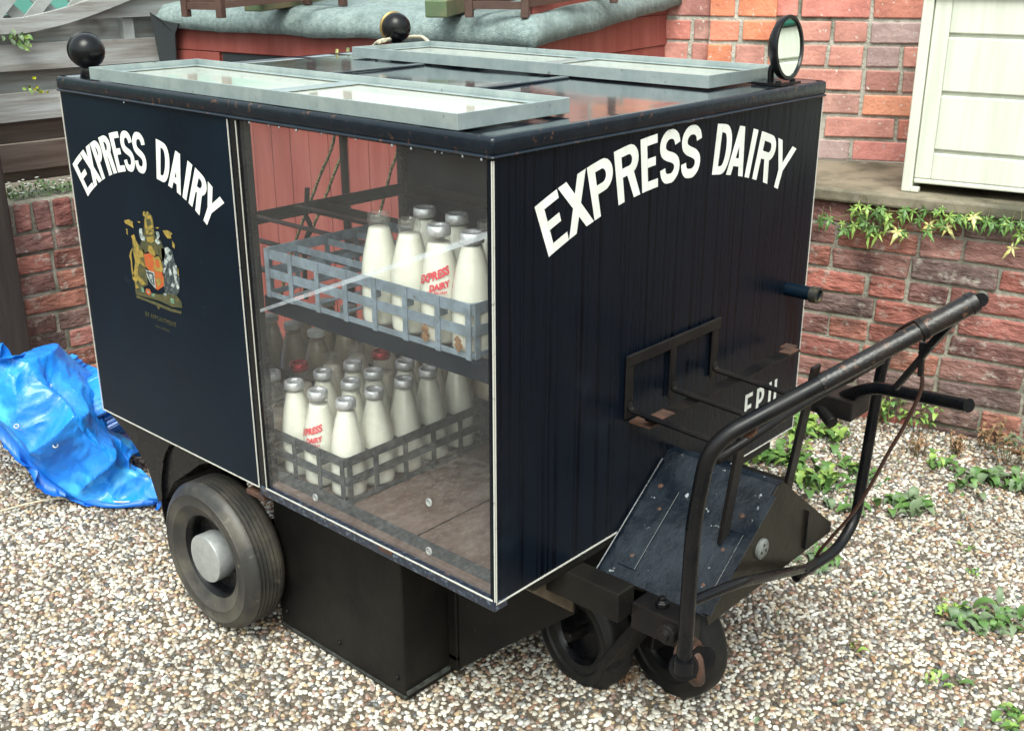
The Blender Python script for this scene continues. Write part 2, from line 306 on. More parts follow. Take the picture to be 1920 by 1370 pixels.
def gravel_nodes():
    ng = bpy.data.node_groups.new('gravel', 'GeometryNodeTree'); N = ng.nodes; L = ng.links
    ng.interface.new_socket('Geometry', in_out='INPUT', socket_type='NodeSocketGeometry'); ng.interface.new_socket('Geometry', in_out='OUTPUT', socket_type='NodeSocketGeometry')
    gi = N.new('NodeGroupInput'); g_ = N.new('NodeGroupOutput'); jn = N.new('GeometryNodeJoinGeometry')
    L.new(gi.outputs[0], jn.inputs[0])
    for k, (dist, dens, r, seed) in enumerate(((.0080, 15500, .0069, 3), (.017, 2200, .0088, 9))):
        dp = N.new('GeometryNodeDistributePointsOnFaces'); dp.distribute_method = 'POISSON'; dp.inputs['Distance Min'].default_value = dist; dp.inputs['Density Max'].default_value = dens; dp.inputs['Seed'].default_value = seed
        L.new(gi.outputs[0], dp.inputs['Mesh'])
        ic = N.new('GeometryNodeMeshIcoSphere'); ic.inputs['Radius'].default_value = r; ic.inputs['Subdivisions'].default_value = 2
        sp = N.new('GeometryNodeSetPosition'); nz = N.new('ShaderNodeTexNoise'); nz.inputs['Scale'].default_value = 90+40*k
        vm = N.new('ShaderNodeVectorMath'); vm.operation = 'SUBTRACT'; vm.inputs[1].default_value = (.5, .5, .5); L.new(nz.outputs['Color'], vm.inputs[0])
        vs = N.new('ShaderNodeVectorMath'); vs.operation = 'SCALE'; vs.inputs['Scale'].default_value = r*1.1; L.new(vm.outputs[0], vs.inputs[0])
        L.new(ic.outputs['Mesh'], sp.inputs['Geometry']); L.new(vs.outputs[0], sp.inputs['Offset'])
        ss = N.new('GeometryNodeSetShadeSmooth'); L.new(sp.outputs[0], ss.inputs[0])
        sm = N.new('GeometryNodeSetMaterial'); sm.inputs['Material'].default_value = PEB; L.new(ss.outputs[0], sm.inputs['Geometry'])
        ip = N.new('GeometryNodeInstanceOnPoints'); L.new(dp.outputs['Points'], ip.inputs['Points']); L.new(sm.outputs[0], ip.inputs['Instance'])
        rr = N.new('FunctionNodeRandomValue'); rr.data_type = 'FLOAT_VECTOR'; rr.inputs[0].default_value = (-.5, -.5, 0); rr.inputs[1].default_value = (.5, .5, 6.28); rr.inputs['Seed'].default_value = 1+k
        rs = N.new('FunctionNodeRandomValue'); rs.data_type = 'FLOAT_VECTOR'; rs.inputs[0].default_value = (.6, .5, .42); rs.inputs[1].default_value = (1.35, 1.0, .8); rs.inputs['Seed'].default_value = 5+k
        L.new(rr.outputs[0], ip.inputs['Rotation']); L.new(rs.outputs[0], ip.inputs['Scale']); L.new(ip.outputs[0], jn.inputs[0])
    L.new(jn.outputs[0], g_.inputs[0]); return ng
md = go.modifiers.new('gravel', 'NODES'); md.node_group = gravel_nodes()

# ------------------------------------------------------------------ brick walls
def brick_wall(name, o, e, n, length, z0, z1, pitch, blen, pal, bm_, mm_, label, thick=.11, jit=.003, gap=.011, soldier=None, shift=0., holes=None, parent=None, bev=.004, build=True):
    """o: start on the face, e: along, n: out toward the viewer. One thing: the mortar core is the wall, its bricks stand proud of it."""
    o, e, n = Vector(o), Vector(e), Vector(n); up = Vector((0, 0, 1)); mb = MB()
    mb.mi = 1; mb.fbox(o-n*.006, e, n, up, (0, length), (-thick, 0), (z0, z1), (1, 1, 1)); mb.mi = 0
    z = z1; row = 0
    if soldier:
        t = 0
        while t < length:
            c = rnd.choice(pal); k = rnd.uniform(.85, 1.15); mb.fbox(o, e, n, up, (t+gap/2, min(t+.066, length)), (-.06, rnd.uniform(0, .003)), (z-soldier+gap/2, z-.002), tuple(x*k for x in c), jit); t += .073
        z -= soldier
    while z > z0+.02:
        t = -rnd.uniform(.0, .02)-(blen/2 if (row % 2) else 0)+shift
        while t < length:
            l = blen*(.5 if rnd.random() < .13 else 1)*rnd.uniform(.97, 1.03)
            a, b = max(t+gap/2, 0), min(t+l-gap/2, length)
            if b-a > .015 and not (holes and holes((a+b)/2, z)):
                c = rnd.choice(pal); k = rnd.uniform(.8, 1.2); dz = rnd.uniform(-.0015, .0015)
                mb.fbox(o, e, n, up, (a, b), (-.05, rnd.uniform(-.001, .0045)), (max(z-pitch+gap/2+dz, z0), z-gap/2+dz), tuple(x*k for x in c), jit)
            t += l
        z -= pitch; row += 1
    ob = mb.build(name, [bm_, mm_], parent, bev=bev)
    if parent is None: tag(ob, label, 'brick wall')
    return ob
PL = [(.28, .10, .082), (.24, .085, .07), (.31, .12, .09), (.22, .105, .09), (.18, .105, .09), (.34, .14, .10), (.16, .10, .092), (.20, .09, .08), (.31, .13, .11), (.27, .09, .07), (.29, .14, .12), (.33, .11, .085)]
PH = [(.58, .22, .16), (.55, .22, .19), (.52, .235, .20), (.56, .26, .21), (.63, .27, .17), (.46, .25, .21), (.38, .27, .26), (.56, .21, .17), (.50, .23, .19)]
PW = [(.62, .22, .12), (.56, .2, .13), (.46, .22, .18), (.58, .2, .11)]
eL = Vector((.984, .177, 0)).normalized(); nL = Vector((.177, -.984, 0)).normalized(); pL = Vector((-.438, 2.19, 0)); kL = pL.dot(nL)
ZC = .768
lower = brick_wall('retaining_wall', pL-eL*1.0, eL, nL, 2.6, -.03, .728, .0785, .262, PL, BRICKL, MORTARD, 'worn red brick retaining wall with mossy joints behind the cart handle', thick=.25, shift=.05, jit=.005, bev=.007)
eH = Vector((math.cos(R(27)), math.sin(R(27)), 0)); nH = Vector((eH.y, -eH.x, 0)); pH = Vector((-.65, 2.69, 0)); kH = pH.dot(nH)
def onH(px, py, off=0.): return hitp(px, py, nH, kH+off)
tH = lambda px, off=0.: (onH(px, 150, off)-pH).dot(eH)
t1324, t1445 = tH(1324, .03), tH(1446, .03)
house = thing('house_wall', pH+Vector((0, 0, ZC)), 'tall orange red brick house wall with grey mortar above the concrete ledge', 'house wall')
brick_wall('wall_face', pH+eH*-1.3, eH, nH, 1.3+1.9, ZC+.004, 2.1, .0835, .25, PH, BRICK, MORTAR, '', parent=house, gap=.014, shift=.03, thick=.2, jit=.002)
brick_wall('brick_pier', pH+nH*.03+eH*t1324, eH, nH, t1445-t1324, ZC+.006, 2.1, .0835, .235, PW, BRICK, MORTAR, '', parent=house, gap=.014, thick=.028, shift=-.0, jit=.002)
# concrete ledge on top of the retaining wall
lb = MB(); a0 = pL-eL*1.1; a1 = pL+eL*1.7
def backp(p): return p+(-nL)*((kH-p.dot(nH))/((-nL).dot(nH)))-nH*.0
pts = []
for i in range(29):
    t = i/28; p = a0.lerp(a1, t)+nL*(.028+.006*noise.noise(Vector((t*19, 0, 0)))); pts.append(Vector((p.x, p.y, ZC-.042)))
b1 = backp(a1); b0 = backp(a0); pts += [Vector((b1.x, b1.y, ZC-.042)), Vector((b0.x, b0.y, ZC-.042))]
lb.prism(pts, (0, 0, .042)); o = lb.build('concrete_ledge', CONC, bev=.008); tag(o, 'mossy concrete ledge slab capping the retaining wall below the house wall', 'ledge')

# cream cabinet standing on the ledge
cb = Vector((-.315, 2.262, ZC)); ec, ncab = eL, nL
cabn = thing('storage_cabinet', cb, 'cream plastic storage cabinet with grooved front and green lid on the ledge', 'cabinet')
zt = 1.365; up = (0, 0, 1)
MB().fbox(cb, ec, ncab, up, (.03, 1.0), (-.36, -.012), (.03, zt-ZC)).build('body', CREAM, cabn, bev=.006)
f = MB()
f.fbox(cb, ec, ncab, up, (.035, .995), (-.0119, 0), (.03, .045)); 
zs = [.045, .155, .335, .50, zt-ZC-.004]
ys = [(.128, .14), (.305, .318), (.478, .49)]
seg = [(.045, .128), (.14, .305), (.318, .478), (.49, zt-ZC-.004)]
for a, b in seg: f.fbox(cb, ec, ncab, up, (.085, .96), (-.0119, .0), (a, b))
f.fbox(cb, ec, ncab, up, (.035, .085), (-.0119, 0), (.045, zt-ZC-.004)); f.fbox(cb, ec, ncab, up, (.96, .995), (-.0119, 0), (.045, zt-ZC-.004))
f.build('front_panel', CREAM, cabn, bev=.004)
f = MB(); f.fbox(cb, ec, ncab, up, (0, .032), (-.36, .008), (0.001, zt-ZC)); f.fbox(cb, ec, ncab, up, (.03, .055), (-.02, .010), (0.001, .018)); f.build('side_frame', CREAM, cabn, bev=.004)
f = MB(); f.fbox(cb, ec, ncab, up, (1.0, 1.03), (-.36, .008), (0.001, zt-ZC)); f.build('side_frame', CREAM, cabn, bev=.004)
f = MB(); f.fbox(cb, ec, ncab, up, (-.012, 1.045), (-.38, .018), (zt-ZC, zt-ZC+.09)); f.build('lid', GREENL, cabn, bev=.008)

# left garden wall, fence, post
eF = Vector((.074, .997, 0)).normalized(); nF = Vector((.997, -.074, 0)).normalized(); pF = Vector((-2.768, .609, 0)); kF = pF.dot(nF)
brick_wall('garden_wall', pF-eF*1.3, eF, nF, 4.2, -.03, .655, .0775, .235, PL, BRICKL, MORTARD, 'low red brick garden wall with header coping under the wooden fence', soldier=.108, thick=.22, jit=.004, bev=.006)
kf = kF-.17; pf = pF-nF*.17
zf = lambda px, py: hitp(px, py, nF, kf).z
tf = lambda px, py: (hitp(px, py, nF, kf)-pf).dot(eF)
fence = thing('wooden_fence', pf+Vector((0, 0, .66)), 'weathered grey hit and miss board fence with arched trellis top', 'fence')
T0, T1 = -1.2, 3.2
fr = [(zf(20, 319)-.0, zf(20, 269)), (zf(0, 228), zf(0, 175)), (zf(0, 133), zf(0, 84))]
bk = [(zf(0, 178)-.0, zf(0, 128)), (zf(0, 272), zf(0, 222)), (zf(20, 345), zf(20, 316)), (zf(0, 88), zf(0, 30))]
def plank(mb, a, b, off, th, T0=T0, T1=T1, n=24):
    nz_ = rnd.random()*50; P0, P1 = [], []
    for i in range(n+1):
        t = T0+(T1-T0)*i/n; w1 = .004*noise.noise(Vector((t*3, nz_, 0))); w2 = .004*noise.noise(Vector((t*3, nz_, 9)))
        base = pf+eF*t+nF*off; P0.append((base, a+w1)); P1.append((base, b+w2))
    vs = []; fs = []
    for (p, z), (q, z2) in zip(P0, P1):
        for d in (0, th): vs += [(p.x+nF.x*d, p.y+nF.y*d, z), (q.x+nF.x*d, q.y+nF.y*d, z2)]
    for i in range(n):
        k = i*4; m_ = k+4; fs += [(k, k+1, m_+1, m_), (k+2, m_+2, m_+3, k+3), (k+1, k+3, m_+3, m_+1), (k, m_, m_+2, k+2)]
    mb.add(vs, fs)
for i, (a, b) in enumerate(fr):
    mb = MB(); plank(mb, a, b, .03, .016); mb.build('front_board', WOODG if i else WOODD, fence)
for a, b in bk:
    mb = MB(); plank(mb, a, b, -.03, .016); mb.build('back_board', WOODG if a > .95 else WOODD, fence)
# batten and posts
for t in (tf(236, 55), tf(236, 55)+1.5, tf(236, 55)-1.7):
    mb = MB(); mb.fbox(pf, eF, nF, up, (t-.022, t+.022), (-.013, .027), (.66, 1.6)); mb.build('fence_post', WOODL, fence, bev=.003)
# arched rail with lattice over it
arc = [hitp(x, y, nF, kf+.06) for x, y in ((-170, 40), (-110, 50), (-50, 53), (0, 50), (40, 48), (80, 40), (120, 30), (160, 17), (200, 2), (240, -14), (300, -36), (380, -60))]
A = catm(arc, 5); mb = MB(); vs = []; fs = []; rw = .026
for i, p in enumerate(A):
    t = (A[min(i+1, len(A)-1)]-A[max(i-1, 0)]).normalized(); q = nF.cross(t).normalized()
    for a, b in ((-1, -1), (1, -1), (1, 1), (-1, 1)): vs.append(p+q*rw*a+nF*.014*b)
for i in range(len(A)-1):
    for k in range(4): fs.append((i*4+k, i*4+(k+1) % 4, i*4+4+(k+1) % 4, i*4+4+k))
mb.add(vs, fs); mb.build('arched_rail', WOODG, fence)
# top board, cut along the arch
mb = MB(); low = zf(250, 31); hi_ = 1.75
vs = []; cut = [p for p in A if p.z > low+.0]
vsf = []
for p in cut:
    b = pf+eF*((p-pf).dot(eF)); vsf.append((b, p.z))
b_end = pf+eF*T1
fs = []; vs = []
for b, z in vsf+[(b_end, hi_)]:
    for d in (.028, .044): vs += [(b.x+nF.x*d, b.y+nF.y*d, low), (b.x+nF.x*d, b.y+nF.y*d, min(z, hi_)-.004)]
for i in range(len(vsf)):
    k = i*4; m_ = k+4; fs += [(k, k+1, m_+1, m_), (k+2, m_+2, m_+3, k+3), (k+1, k+3, m_+3, m_+1), (k, m_, m_+2, k+2)]
mb.add(vs, fs); mb.build('front_board', WOODG, fence)
for sgn in (1, -1):
    mb = MB()
    for i in range(-4, 14):
        t0 = -1.1+i*.13; c = pf+eF*t0+nF*(.028+.010*sgn)
        p = c+Vector((0, 0, 1.26)); q = c+eF*(.45*sgn)+Vector((0, 0, 1.71))
        # clip to above the arch
        pts_ = [p.lerp(q, k/24) for k in range(25)]
        def above(v):
            t = (v-pf).dot(eF); best = min(A, key=lambda a: abs((a-pf).dot(eF)-t)); return v.z > best.z+.0
        pts_ = [v for v in pts_ if above(v)]
        if len(pts_) > 2: mb.bar(pts_[0], pts_[-1], .034, .009, up=nF.cross(q-p)) if False else mb.fbox(pts_[0], (q-p).normalized(), nF.cross((q-p).normalized()), nF, (0, (pts_[-1]-pts_[0]).length), (-.02, .02), (-.0045, .0045))
    mb.build('lattice', WOODL, fence)
mb = MB(); mb.fbox(pf, eF, nF, up, (-3, 3.4), (-.75, -.7), (1.0, 1.62)); o = mb.build('painted_panel', TEAL); tag(o, 'flat turquoise painted panel seen through the trellis behind the fence', 'panel')
pp = hitp(4, 480, nF, kF+.12)
mb = MB(); mb.fbox(Vector((pp.x, pp.y, 0)), eF, nF, up, (-.055, .05), (-.1, -.002), (-.03, 1.32)); o = mb.build('fence_post', WOODP, bev=.006); tag(o, 'dark brown square timber post standing in front of the garden wall', 'post')

# ------------------------------------------------------------------ red shed
d_ = ray(1000, 92); d_ = d_/np.linalg.norm(d_[:2]); Pc = Vector(CAM+d_*3.4); eS = hdir(-2200); gS = hdir(2350)
ZE = Pc.z
# eave length: to the left end of the felt
nE = (eS.y, -eS.x, 0); kE = nE[0]*Pc.x+nE[1]*Pc.y
PlE = hitp(270, 50, nE, kE); LE = (PlE-Pc).length; LE = min(LE, 1.74); pass
LG = 1.22; RISE = .10; FT = .085
shed = thing('garden_shed', (Pc.x, Pc.y, 0), 'low red painted timber shed with sagging grey green felt roof behind cart', 'shed')
def sh(u, v, z): return Vector((Pc.x, Pc.y, 0))+eS*u+gS*v+Vector((0, 0, z))
inS = .05
mb = MB(); u = inS; k = 0
while u < LE-inS:
    wd = .095; a, b = u+.0015, min(u+wd-.0015, LE-inS); off = rnd.uniform(-.002, .002)
    P = [sh(a, inS+off, -.02), sh(b, inS+off, -.02), sh(b, inS+off, ZE+.02), sh(a, inS+off, ZE+.02)]; mb.prism(P, gS*.02); u += wd
mb.add([sh(inS, inS+.012, -.02), sh(LE-inS, inS+.012, -.02), sh(LE-inS, inS+.012, ZE+.02), sh(inS, inS+.012, ZE+.02)], [(0, 1, 2, 3)])
mb.build('front_wall', SHEDR, shed, bev=.002)
mb = MB()
for P in ([sh(inS-.002, inS-.014, ZE-.075), sh(LE-inS, inS-.014, ZE-.075), sh(LE-inS, inS-.014, ZE+.02), sh(inS-.002, inS-.014, ZE+.02)],
          [sh(LE-.32, inS-.014, -.02), sh(LE-inS, inS-.014, -.02), sh(LE-inS, inS-.014, ZE-.078), sh(LE-.32, inS-.014, ZE-.078)]): mb.prism(P, gS*.012)
build_each(mb, 'trim_board', SHEDR, shed, bev=.002)
mb = MB(); mb.prism([sh(LE-.66, inS-.006, ZE-.12), sh(LE-.33, inS-.006, ZE-.12), sh(LE-.33, inS-.006, ZE-.079), sh(LE-.66, inS-.006, ZE-.079)], gS*.004); mb.build('vent_slot', FELTD, shed)
mb = MB(); z = -.02
while z < ZE+.14:
    mb.prism([sh(inS, inS+.02, z), sh(inS-.006, inS+.02, z+.001), sh(inS, inS+.02, z+.106), sh(inS+.012, inS+.02, z+.106)], gS*(LG-inS-.02)); z += .108
mb.build('side_wall', SHEDR, shed)
mb = MB(); mb.prism([sh(LE-inS, inS, 0), sh(LE-inS, LG, 0), sh(LE-inS, LG, ZE+RISE), sh(LE-inS, inS, ZE)], -eS*.02); mb.prism([sh(inS+.02, LG-.02, 0), sh(LE-inS-.02, LG-.02, 0), sh(LE-inS-.02, LG-.02, ZE+RISE), sh(inS+.02, LG-.02, ZE+RISE)], -gS*.02)
mb.build('rear_wall', SHEDR, shed)
# felt roof: a thick sheet with rolled edge
NU, NV = 60, 34; mb = MB(); top = []
def roofz(u, v): return ZE+FT+RISE*v/LG+.004*noise.noise(Vector((u*5, v*5, 0)))+.003*noise.noise(Vector((u*18, v*18, 4)))
vs = []; idx = {}
prof = []
for j in range(NV+1):
    for i in range(NU+1):
        u_, v_ = LE*i/NU, LG*j/NV; e_ = min(u_, v_*.55, (LE-u_)); rr = .04
        z_ = roofz(u_, v_)-(rr-math.sqrt(max(0, rr*rr-(rr-min(e_, rr))**2)))
        wob = .006*noise.noise(Vector((u_*7, v_*7, 7)))
        vs.append(sh(u_+(wob if i in (0, NU) else 0), v_+(wob if j == 0 else 0), z_))
fs = [(j*(NU+1)+i, j*(NU+1)+i+1, (j+1)*(NU+1)+i+1, (j+1)*(NU+1)+i) for j in range(NV) for i in range(NU)]
# skirt round three sides
edge = [(0, j) for j in range(NV, 0, -1)]+[(i, 0) for i in range(NU)]+[(NU, j) for j in range(NV+1)]
base = len(vs)
for (i, j) in edge:
    p = vs[j*(NU+1)+i]; u_, v_ = LE*i/NU, LG*j/NV; dz = FT-.04+.008*noise.noise(Vector((u_*4, v_*4, 2)))
    if i == NU: dz += .0
    vs.append(Vector((p.x, p.y, p.z-dz)))
for k in range(len(edge)-1):
    (i, j), (i2, j2) = edge[k], edge[k+1]; fs.append((j*(NU+1)+i, j2*(NU+1)+i2, base+k+1, base+k))
mb.add(vs, fs); o = mb.build('felt_roof', FELT, shed, smooth=True)
sol = o.modifiers.new('thick', 'SOLIDIFY'); sol.thickness = .006; sol.offset = -1
mb = MB(); q = [hitp(x, y, nE, kE-.012) for x, y in ((266, 52), (300, 68), (345, 84), (330, 100), (326, 135), (288, 135))]
q = [sh(LE+.005, -.004, ZE+.055), sh(LE-.07, -.012, ZE+.03), sh(LE-.16, -.008, ZE+.02), sh(LE-.13, -.006, ZE-.02), sh(LE-.115, .0, ZE-.13), sh(LE-.02, .0, ZE-.13)]
mb.prism(q, gS*.005); mb.build('hanging_felt_flap', FELTD, shed)

# roof plane for things standing on the shed
sl_ = RISE/LG; nR = Vector((-gS.x*sl_, -gS.y*sl_, 1)); kR = nR.dot(Pc+Vector((0, 0, FT)))
def onR(x, y): return hitp(x, y, nR, kR)
def trestle(px0, py0, px1, py1, label):
    a, b = onR(px0, py0), onR(px1, py1); t = thing('wooden_trestle', (a.x, a.y, a.z), label, 'trestle', 'stained wooden trestles on the shed roof')
    dd = (b-a); dd.z = 0; e = dd.normalized(); w_ = dd.length; back = Vector((-e.y, e.x, 0)); back = back if back.dot(gS) > 0 else -back; back = (back*.75+e*.45).normalized()
    h = .40; legs = []
    for s_, q in ((0, 0), (1, 0), (0, 1), (1, 1)):
        p = a+e*w_*s_+back*.42*q; p.z += sl_*.35*q; mb = MB(); mb.bar(p, p+Vector((0, 0, h)), .024, .024, up=e); mb.build('leg', WOODT, t, bev=.002); legs.append(p)
    up_ = Vector((0, 0, 1))
    for (i, j) in ((0, 1), (2, 3), (0, 2), (1, 3)):
        for hh in (.035,) if i == 0 and j == 1 else (.04, .25):
            mb = MB(); mb.bar(legs[i]+up_*hh, legs[j]+up_*hh, .012, .022); mb.build('stretcher', WOODT, t)
    mb = MB()
    for k in range(6):
        p = legs[0].lerp(legs[2], (k+.5)/6)+up_*h; q = legs[1].lerp(legs[3], (k+.5)/6)+up_*h; mb.bar(p-e*.02, q+e*.02, .05, .014)
    mb.build('slatted_top', WOODT, t); return t
trestle(350, 32, 415, 34, 'brown stained wooden trestle at the fence end of the shed roof')
trestle(880, 33, 985, 31, 'brown stained wooden trestle near the brick end of the shed roof')
def beam(pa, pb, dz, label, wd=.07, hh=.05):
    a = onR(*pa); a.z += .004; dep = (a-Vector(CAM)).dot(Vector(_fw)); b = Vector(CAM+ray(*pb)*(dep+dz)); d = (b-a).normalized()
    sdv = Vector((d.y, -d.x, 0)).normalized()*-1; u = sdv.cross(d); u = u if u.z > 0 else -u
    o = MB().fbox(a, sdv, d, u, (0, wd), (0, .8), (0, hh)).build('timber_beam', BEAM, bev=.004); tag(o, label, 'timber beam', 'sawn timber beams on the shed roof')
beam((492, 25), (640, 0), .45, 'sawn timber beam with green algae end beside the left trestle')
beam((838, 37), (930, 8), .40, 'green weathered timber beam lying beside the right trestle')

# ------------------------------------------------------------------ the milk cart
cart = thing('milk_cart', (-.6, .5, 0), 'navy blue and black hand steered milk cart with white lettering and glazed side', 'milk cart')
XP = -.683
def panel(name, mt, bx, bev=.002): return MB().box(*bx).build(name, mt, cart, bev=bev)
fp = MB().box(-.012, 0, 0, W_, H0, 1.205).build('front_panel', NAVYR, cart, bev=.002)
sp = MB().box(-L_, XP, 0, .012, H0, 1.205).build('side_panel', NAVY, cart, bev=.002)
MB().box(-L_, -.013, W_-.012, W_, H0, 1.205).build('far_side_panel', NAVY, cart)
# framing
fr_ = MB()
fr_.box(XP+.001, -.655, .001, .03, H0, 1.205).box(-.022, -.0125, .0095, .03, H0, 1.205).box(-.0142, -.0125, .001, .0094, H0, 1.205).box(-L_, -L_+.025, .0125, .035, H0, 1.205).box(-L_, -L_+.025, W_-.035, W_-.0125, H0, 1.205)
fr_.box(-L_+.001, -L_+.025, .035, W_-.035, 1.175, 1.204)
build_each(fr_, 'corner_post', BLACKG, cart, bev=.002)
pn = MB().box(-.6545, -.0145, .004, .008, H0+.01, 1.199).build('window_pane', PANE, cart)
for x, z in ((592, 932), (805, 941), (805, 1032)):
    p = hit(x, y=z, ax=1, v=.004) if False else hit(x, z, 1, .0035)
    mb = MB(); mb.tube([p+Vector((math.cos(a)*.0065, -.001, math.sin(a)*.0065)) for a in [k*math.pi/8 for k in range(16)]], .0016, 6, closed=True); mb.lathe(p+Vector((0, .0005, 0)), (0, -1, 0), [(.005, 0), (.005, .001)], 12)
    mb.build('pane_screw', SILVER, pn)
ws = MB()
for x0, x1, z0, z1 in ((-L_, -L_+.002, H0, 1.196), (XP-.0022, XP, H0, 1.196), (-.002, 0, H0, 1.196), (-L_+.003, XP-.003, H0, H0+.002), (-.6583, -.6568, H0+.006, 1.196)):
    ws.box(x0, x1, -.0022, -.0004, z0, z1)
ws.box(.0004, .0016, .0, .0018, H0, 1.196).box(.0004, .0016, W_-.0022, W_, H0, 1.196).box(.0004, .0018, .004, W_-.004, H0, H0+.003)
ws.box(-.655, -.004, -.0055, -.0035, H0+.0075, H0+.010)
build_each(ws, 'white_edging', WHITE, cart)
sa, sbb = hit(488, 583, 1, .0035), hit(922, 438, 1, .0035); dd_ = (sbb-sa).normalized(); MB().prism([sa-Vector((0, 0, .003)), sbb-Vector((0, 0, .005)), sbb+Vector((0, 0, .006)), sa+Vector((0, 0, .004))], (0, .0003, 0)).build('painted_reflection', glassy('reflection_streak', (.97, .98, .99), .16, 9, (.75, .8, .85), .3), pn)  # pale strip laid on the pane, a reflection streak painted in as colour
rl = MB().box(-.678, .001, -.004, .03, H0-.013, H0+.0065).build('bottom_rail', mat('chipped_blue_rail', (.006, .012, .028), .35, c2=(.09, .12, .16), sc=95, lo=.54, hi=.66, c3=(.2, .08, .03), sc3=40, lo3=.66, hi3=.72, bump=.4, bsc=90, coat=.4), cart, bev=.002)
ru = hit(722, 1010, 1, -.006); MB().box(ru.x-.02, ru.x+.018, -.0065, -.0052, H0-.001, H0+.0068).build('rust_patch', RUST, rl)
MB().box(-L_+.001, -.013, .0125, W_-.0125, H0, .437).build('floor_board', FLOOR, cart)
sm = MB()
for x in (-.50, -.265, -.03): sm.box(x-.0015, x+.0015, .034, W_-.02, .4365, .4378)
build_each(sm, 'floor_seam', DARK, cart)
MB().box(-.655, -.034, .0305, .034, .4372, .462).build('inner_sill', CRATED, cart)
# roof with rolled lip and beading
def rrect(x0, x1, y0, y1, r, n=8):
    P = []
    for cx, cy, a0 in ((x1-r, y1-r, 0), (x0+r, y1-r, 90), (x0+r, y0+r, 180), (x1-r, y0+r, 270)):
        for k in range(n+1): a = R(a0+90*k/n); P.append((cx+r*math.cos(a), cy+r*math.sin(a)))
    return P
def ringloft(levels):
    mb = MB(); vs = []; n = None
    for (grow, z, r) in levels:
        P = rrect(-L_-grow, grow, -grow, W_+grow, max(r, .004)); n = len(P); vs += [(x, y, z) for x, y in P]
    fs = [(l*n+k, l*n+(k+1) % n, (l+1)*n+(k+1) % n, (l+1)*n+k) for l in range(len(levels)-1) for k in range(n)]
    fs += [tuple(range(n))[::-1]]
    mb.add(vs, fs); return mb, vs[-n:]
rb, topring = ringloft([(.002, 1.199, .006), (.0055, 1.1995, .006), (.0068, 1.2015, .006), (.0058, 1.2035, .006), (.0032, 1.2045, .006), (.0036, 1.2065, .006), (.0045, 1.208, .006), (.0048, 1.224, .007), (.0042, 1.2285, .007), (.0025, 1.2308, .008), (.0, 1.2318, .008)])
rb.build('roof_lip', EDGE, cart, smooth=True, auto=50)
# roof skin: a fine grid, gently dished so that water pools
mb = MB(); NX, NY = 90, 70; x0, x1, y0, y1 = -L_-.0005, .0005, -.0005, W_+.0005; vs = []
for j in range(NY+1):
    for i in range(NX+1):
        x, y = x0+(x1-x0)*i/NX, y0+(y1-y0)*j/NY; e_ = min(x-x0, x1-x, y-y0, y1-y)
        z = 1.2313-.004*min(1, e_/.02)+.0022*noise.noise(Vector((x*3, y*3, 0)))*min(1, e_/.05)
        dx = dy = 0 
        if dx > 0 and dy > 0:
            l = math.hypot(dx, dy); 
            if l > .018: x += (dx-dx*.018/l)*(1 if x < -.6 else -1); y += (dy-dy*.018/l)*(1 if y < .5 else -1)
        vs.append((x, y, z))
mb.add(vs, [(j*(NX+1)+i, j*(NX+1)+i+1, (j+1)*(NX+1)+i+1, (j+1)*(NX+1)+i) for j in range(NY) for i in range(NX)])
mb.build('roof_panel', ROOF, cart, smooth=True)
MB().box(-L_+.004, -.004, .004, W_-.004, 1.196, 1.2).build('ceiling_panel', NAVY, cart)
sb = MB()
for x in (-.93, -.47): sb.box(x-.012, x+.012, .31, .74, 1.2275, 1.2325)
build_each(sb, 'roof_seam_strip', ROOF, cart, bev=.002)
# raised glazed trays (roof lights)
def tray(x0, x1, y0, y1, bars, z0=1.2315, h=.026):
    r = MB(); t = .0035
    for a in ((x0, x1, y0, y0+t), (x0, x1, y1-t, y1), (x0, x0+t, y0+t, y1-t), (x1-t, x1, y0+t, y1-t)): r.box(*a, z0, z0+h)
    for a in ((x0+t, x1-t, y0+t, y0+.014), (x0+t, x1-t, y1-.014, y1-t), (x0+t, x0+.014, y0+.014, y1-.014), (x1-.014, x1-t, y0+.014, y1-.014)): r.box(*a, z0+.011, z0+.0135)
    for b in bars: r.box(b-.022, b+.022, y0+.014, y1-.014, z0+.011, z0+.0135)
    o = r.build('roof_light_frame', GALV, cart, bev=.0008)
    MB().box(x0+t, x1-t, y0+t, y1-t, z0+.004, z0+.0095).build('roof_light_sheet', TRAYB, o)
tray(-1.21, -.085, .012, .285, (-.64,))
tray(-1.205, -.105, .75, 1.035, (-.62,))
# lamps on the rear corners
def lamp_ball(c, r, stripe):
    c = Vector(c); mb = MB(); ax = Vector((-.93, .3, .1)).normalized()
    prof = [(max(.0005, r*math.sin(math.pi*k/20)), -r*1.02*math.cos(math.pi*k/20)) for k in range(21)]
    mb.lathe(c, ax, prof, 32); o = mb.build('corner_lamp', BLACKG, cart, smooth=True)
    MB().lathe(c, ax, [(r*.9, r*.36), (r*1.03, r*.38), (r*1.03, r*.52), (r*.84, r*.54)], 32, cap=False).build('lamp_rim', stripe, o, smooth=True)
    MB().tube([(c.x, c.y, 1.228), (c.x, c.y, c.z-r*.7)], [.022, .014], 16).build('lamp_stalk', BLACKG, o, smooth=True)
lamp_ball(hit(163, 96, 0, -1.29), .0385, BLACKG); lamp_ball(hit(743, 52, 0, -1.27), .0405, mat('brass', (.35, .24, .09), .35, .7))
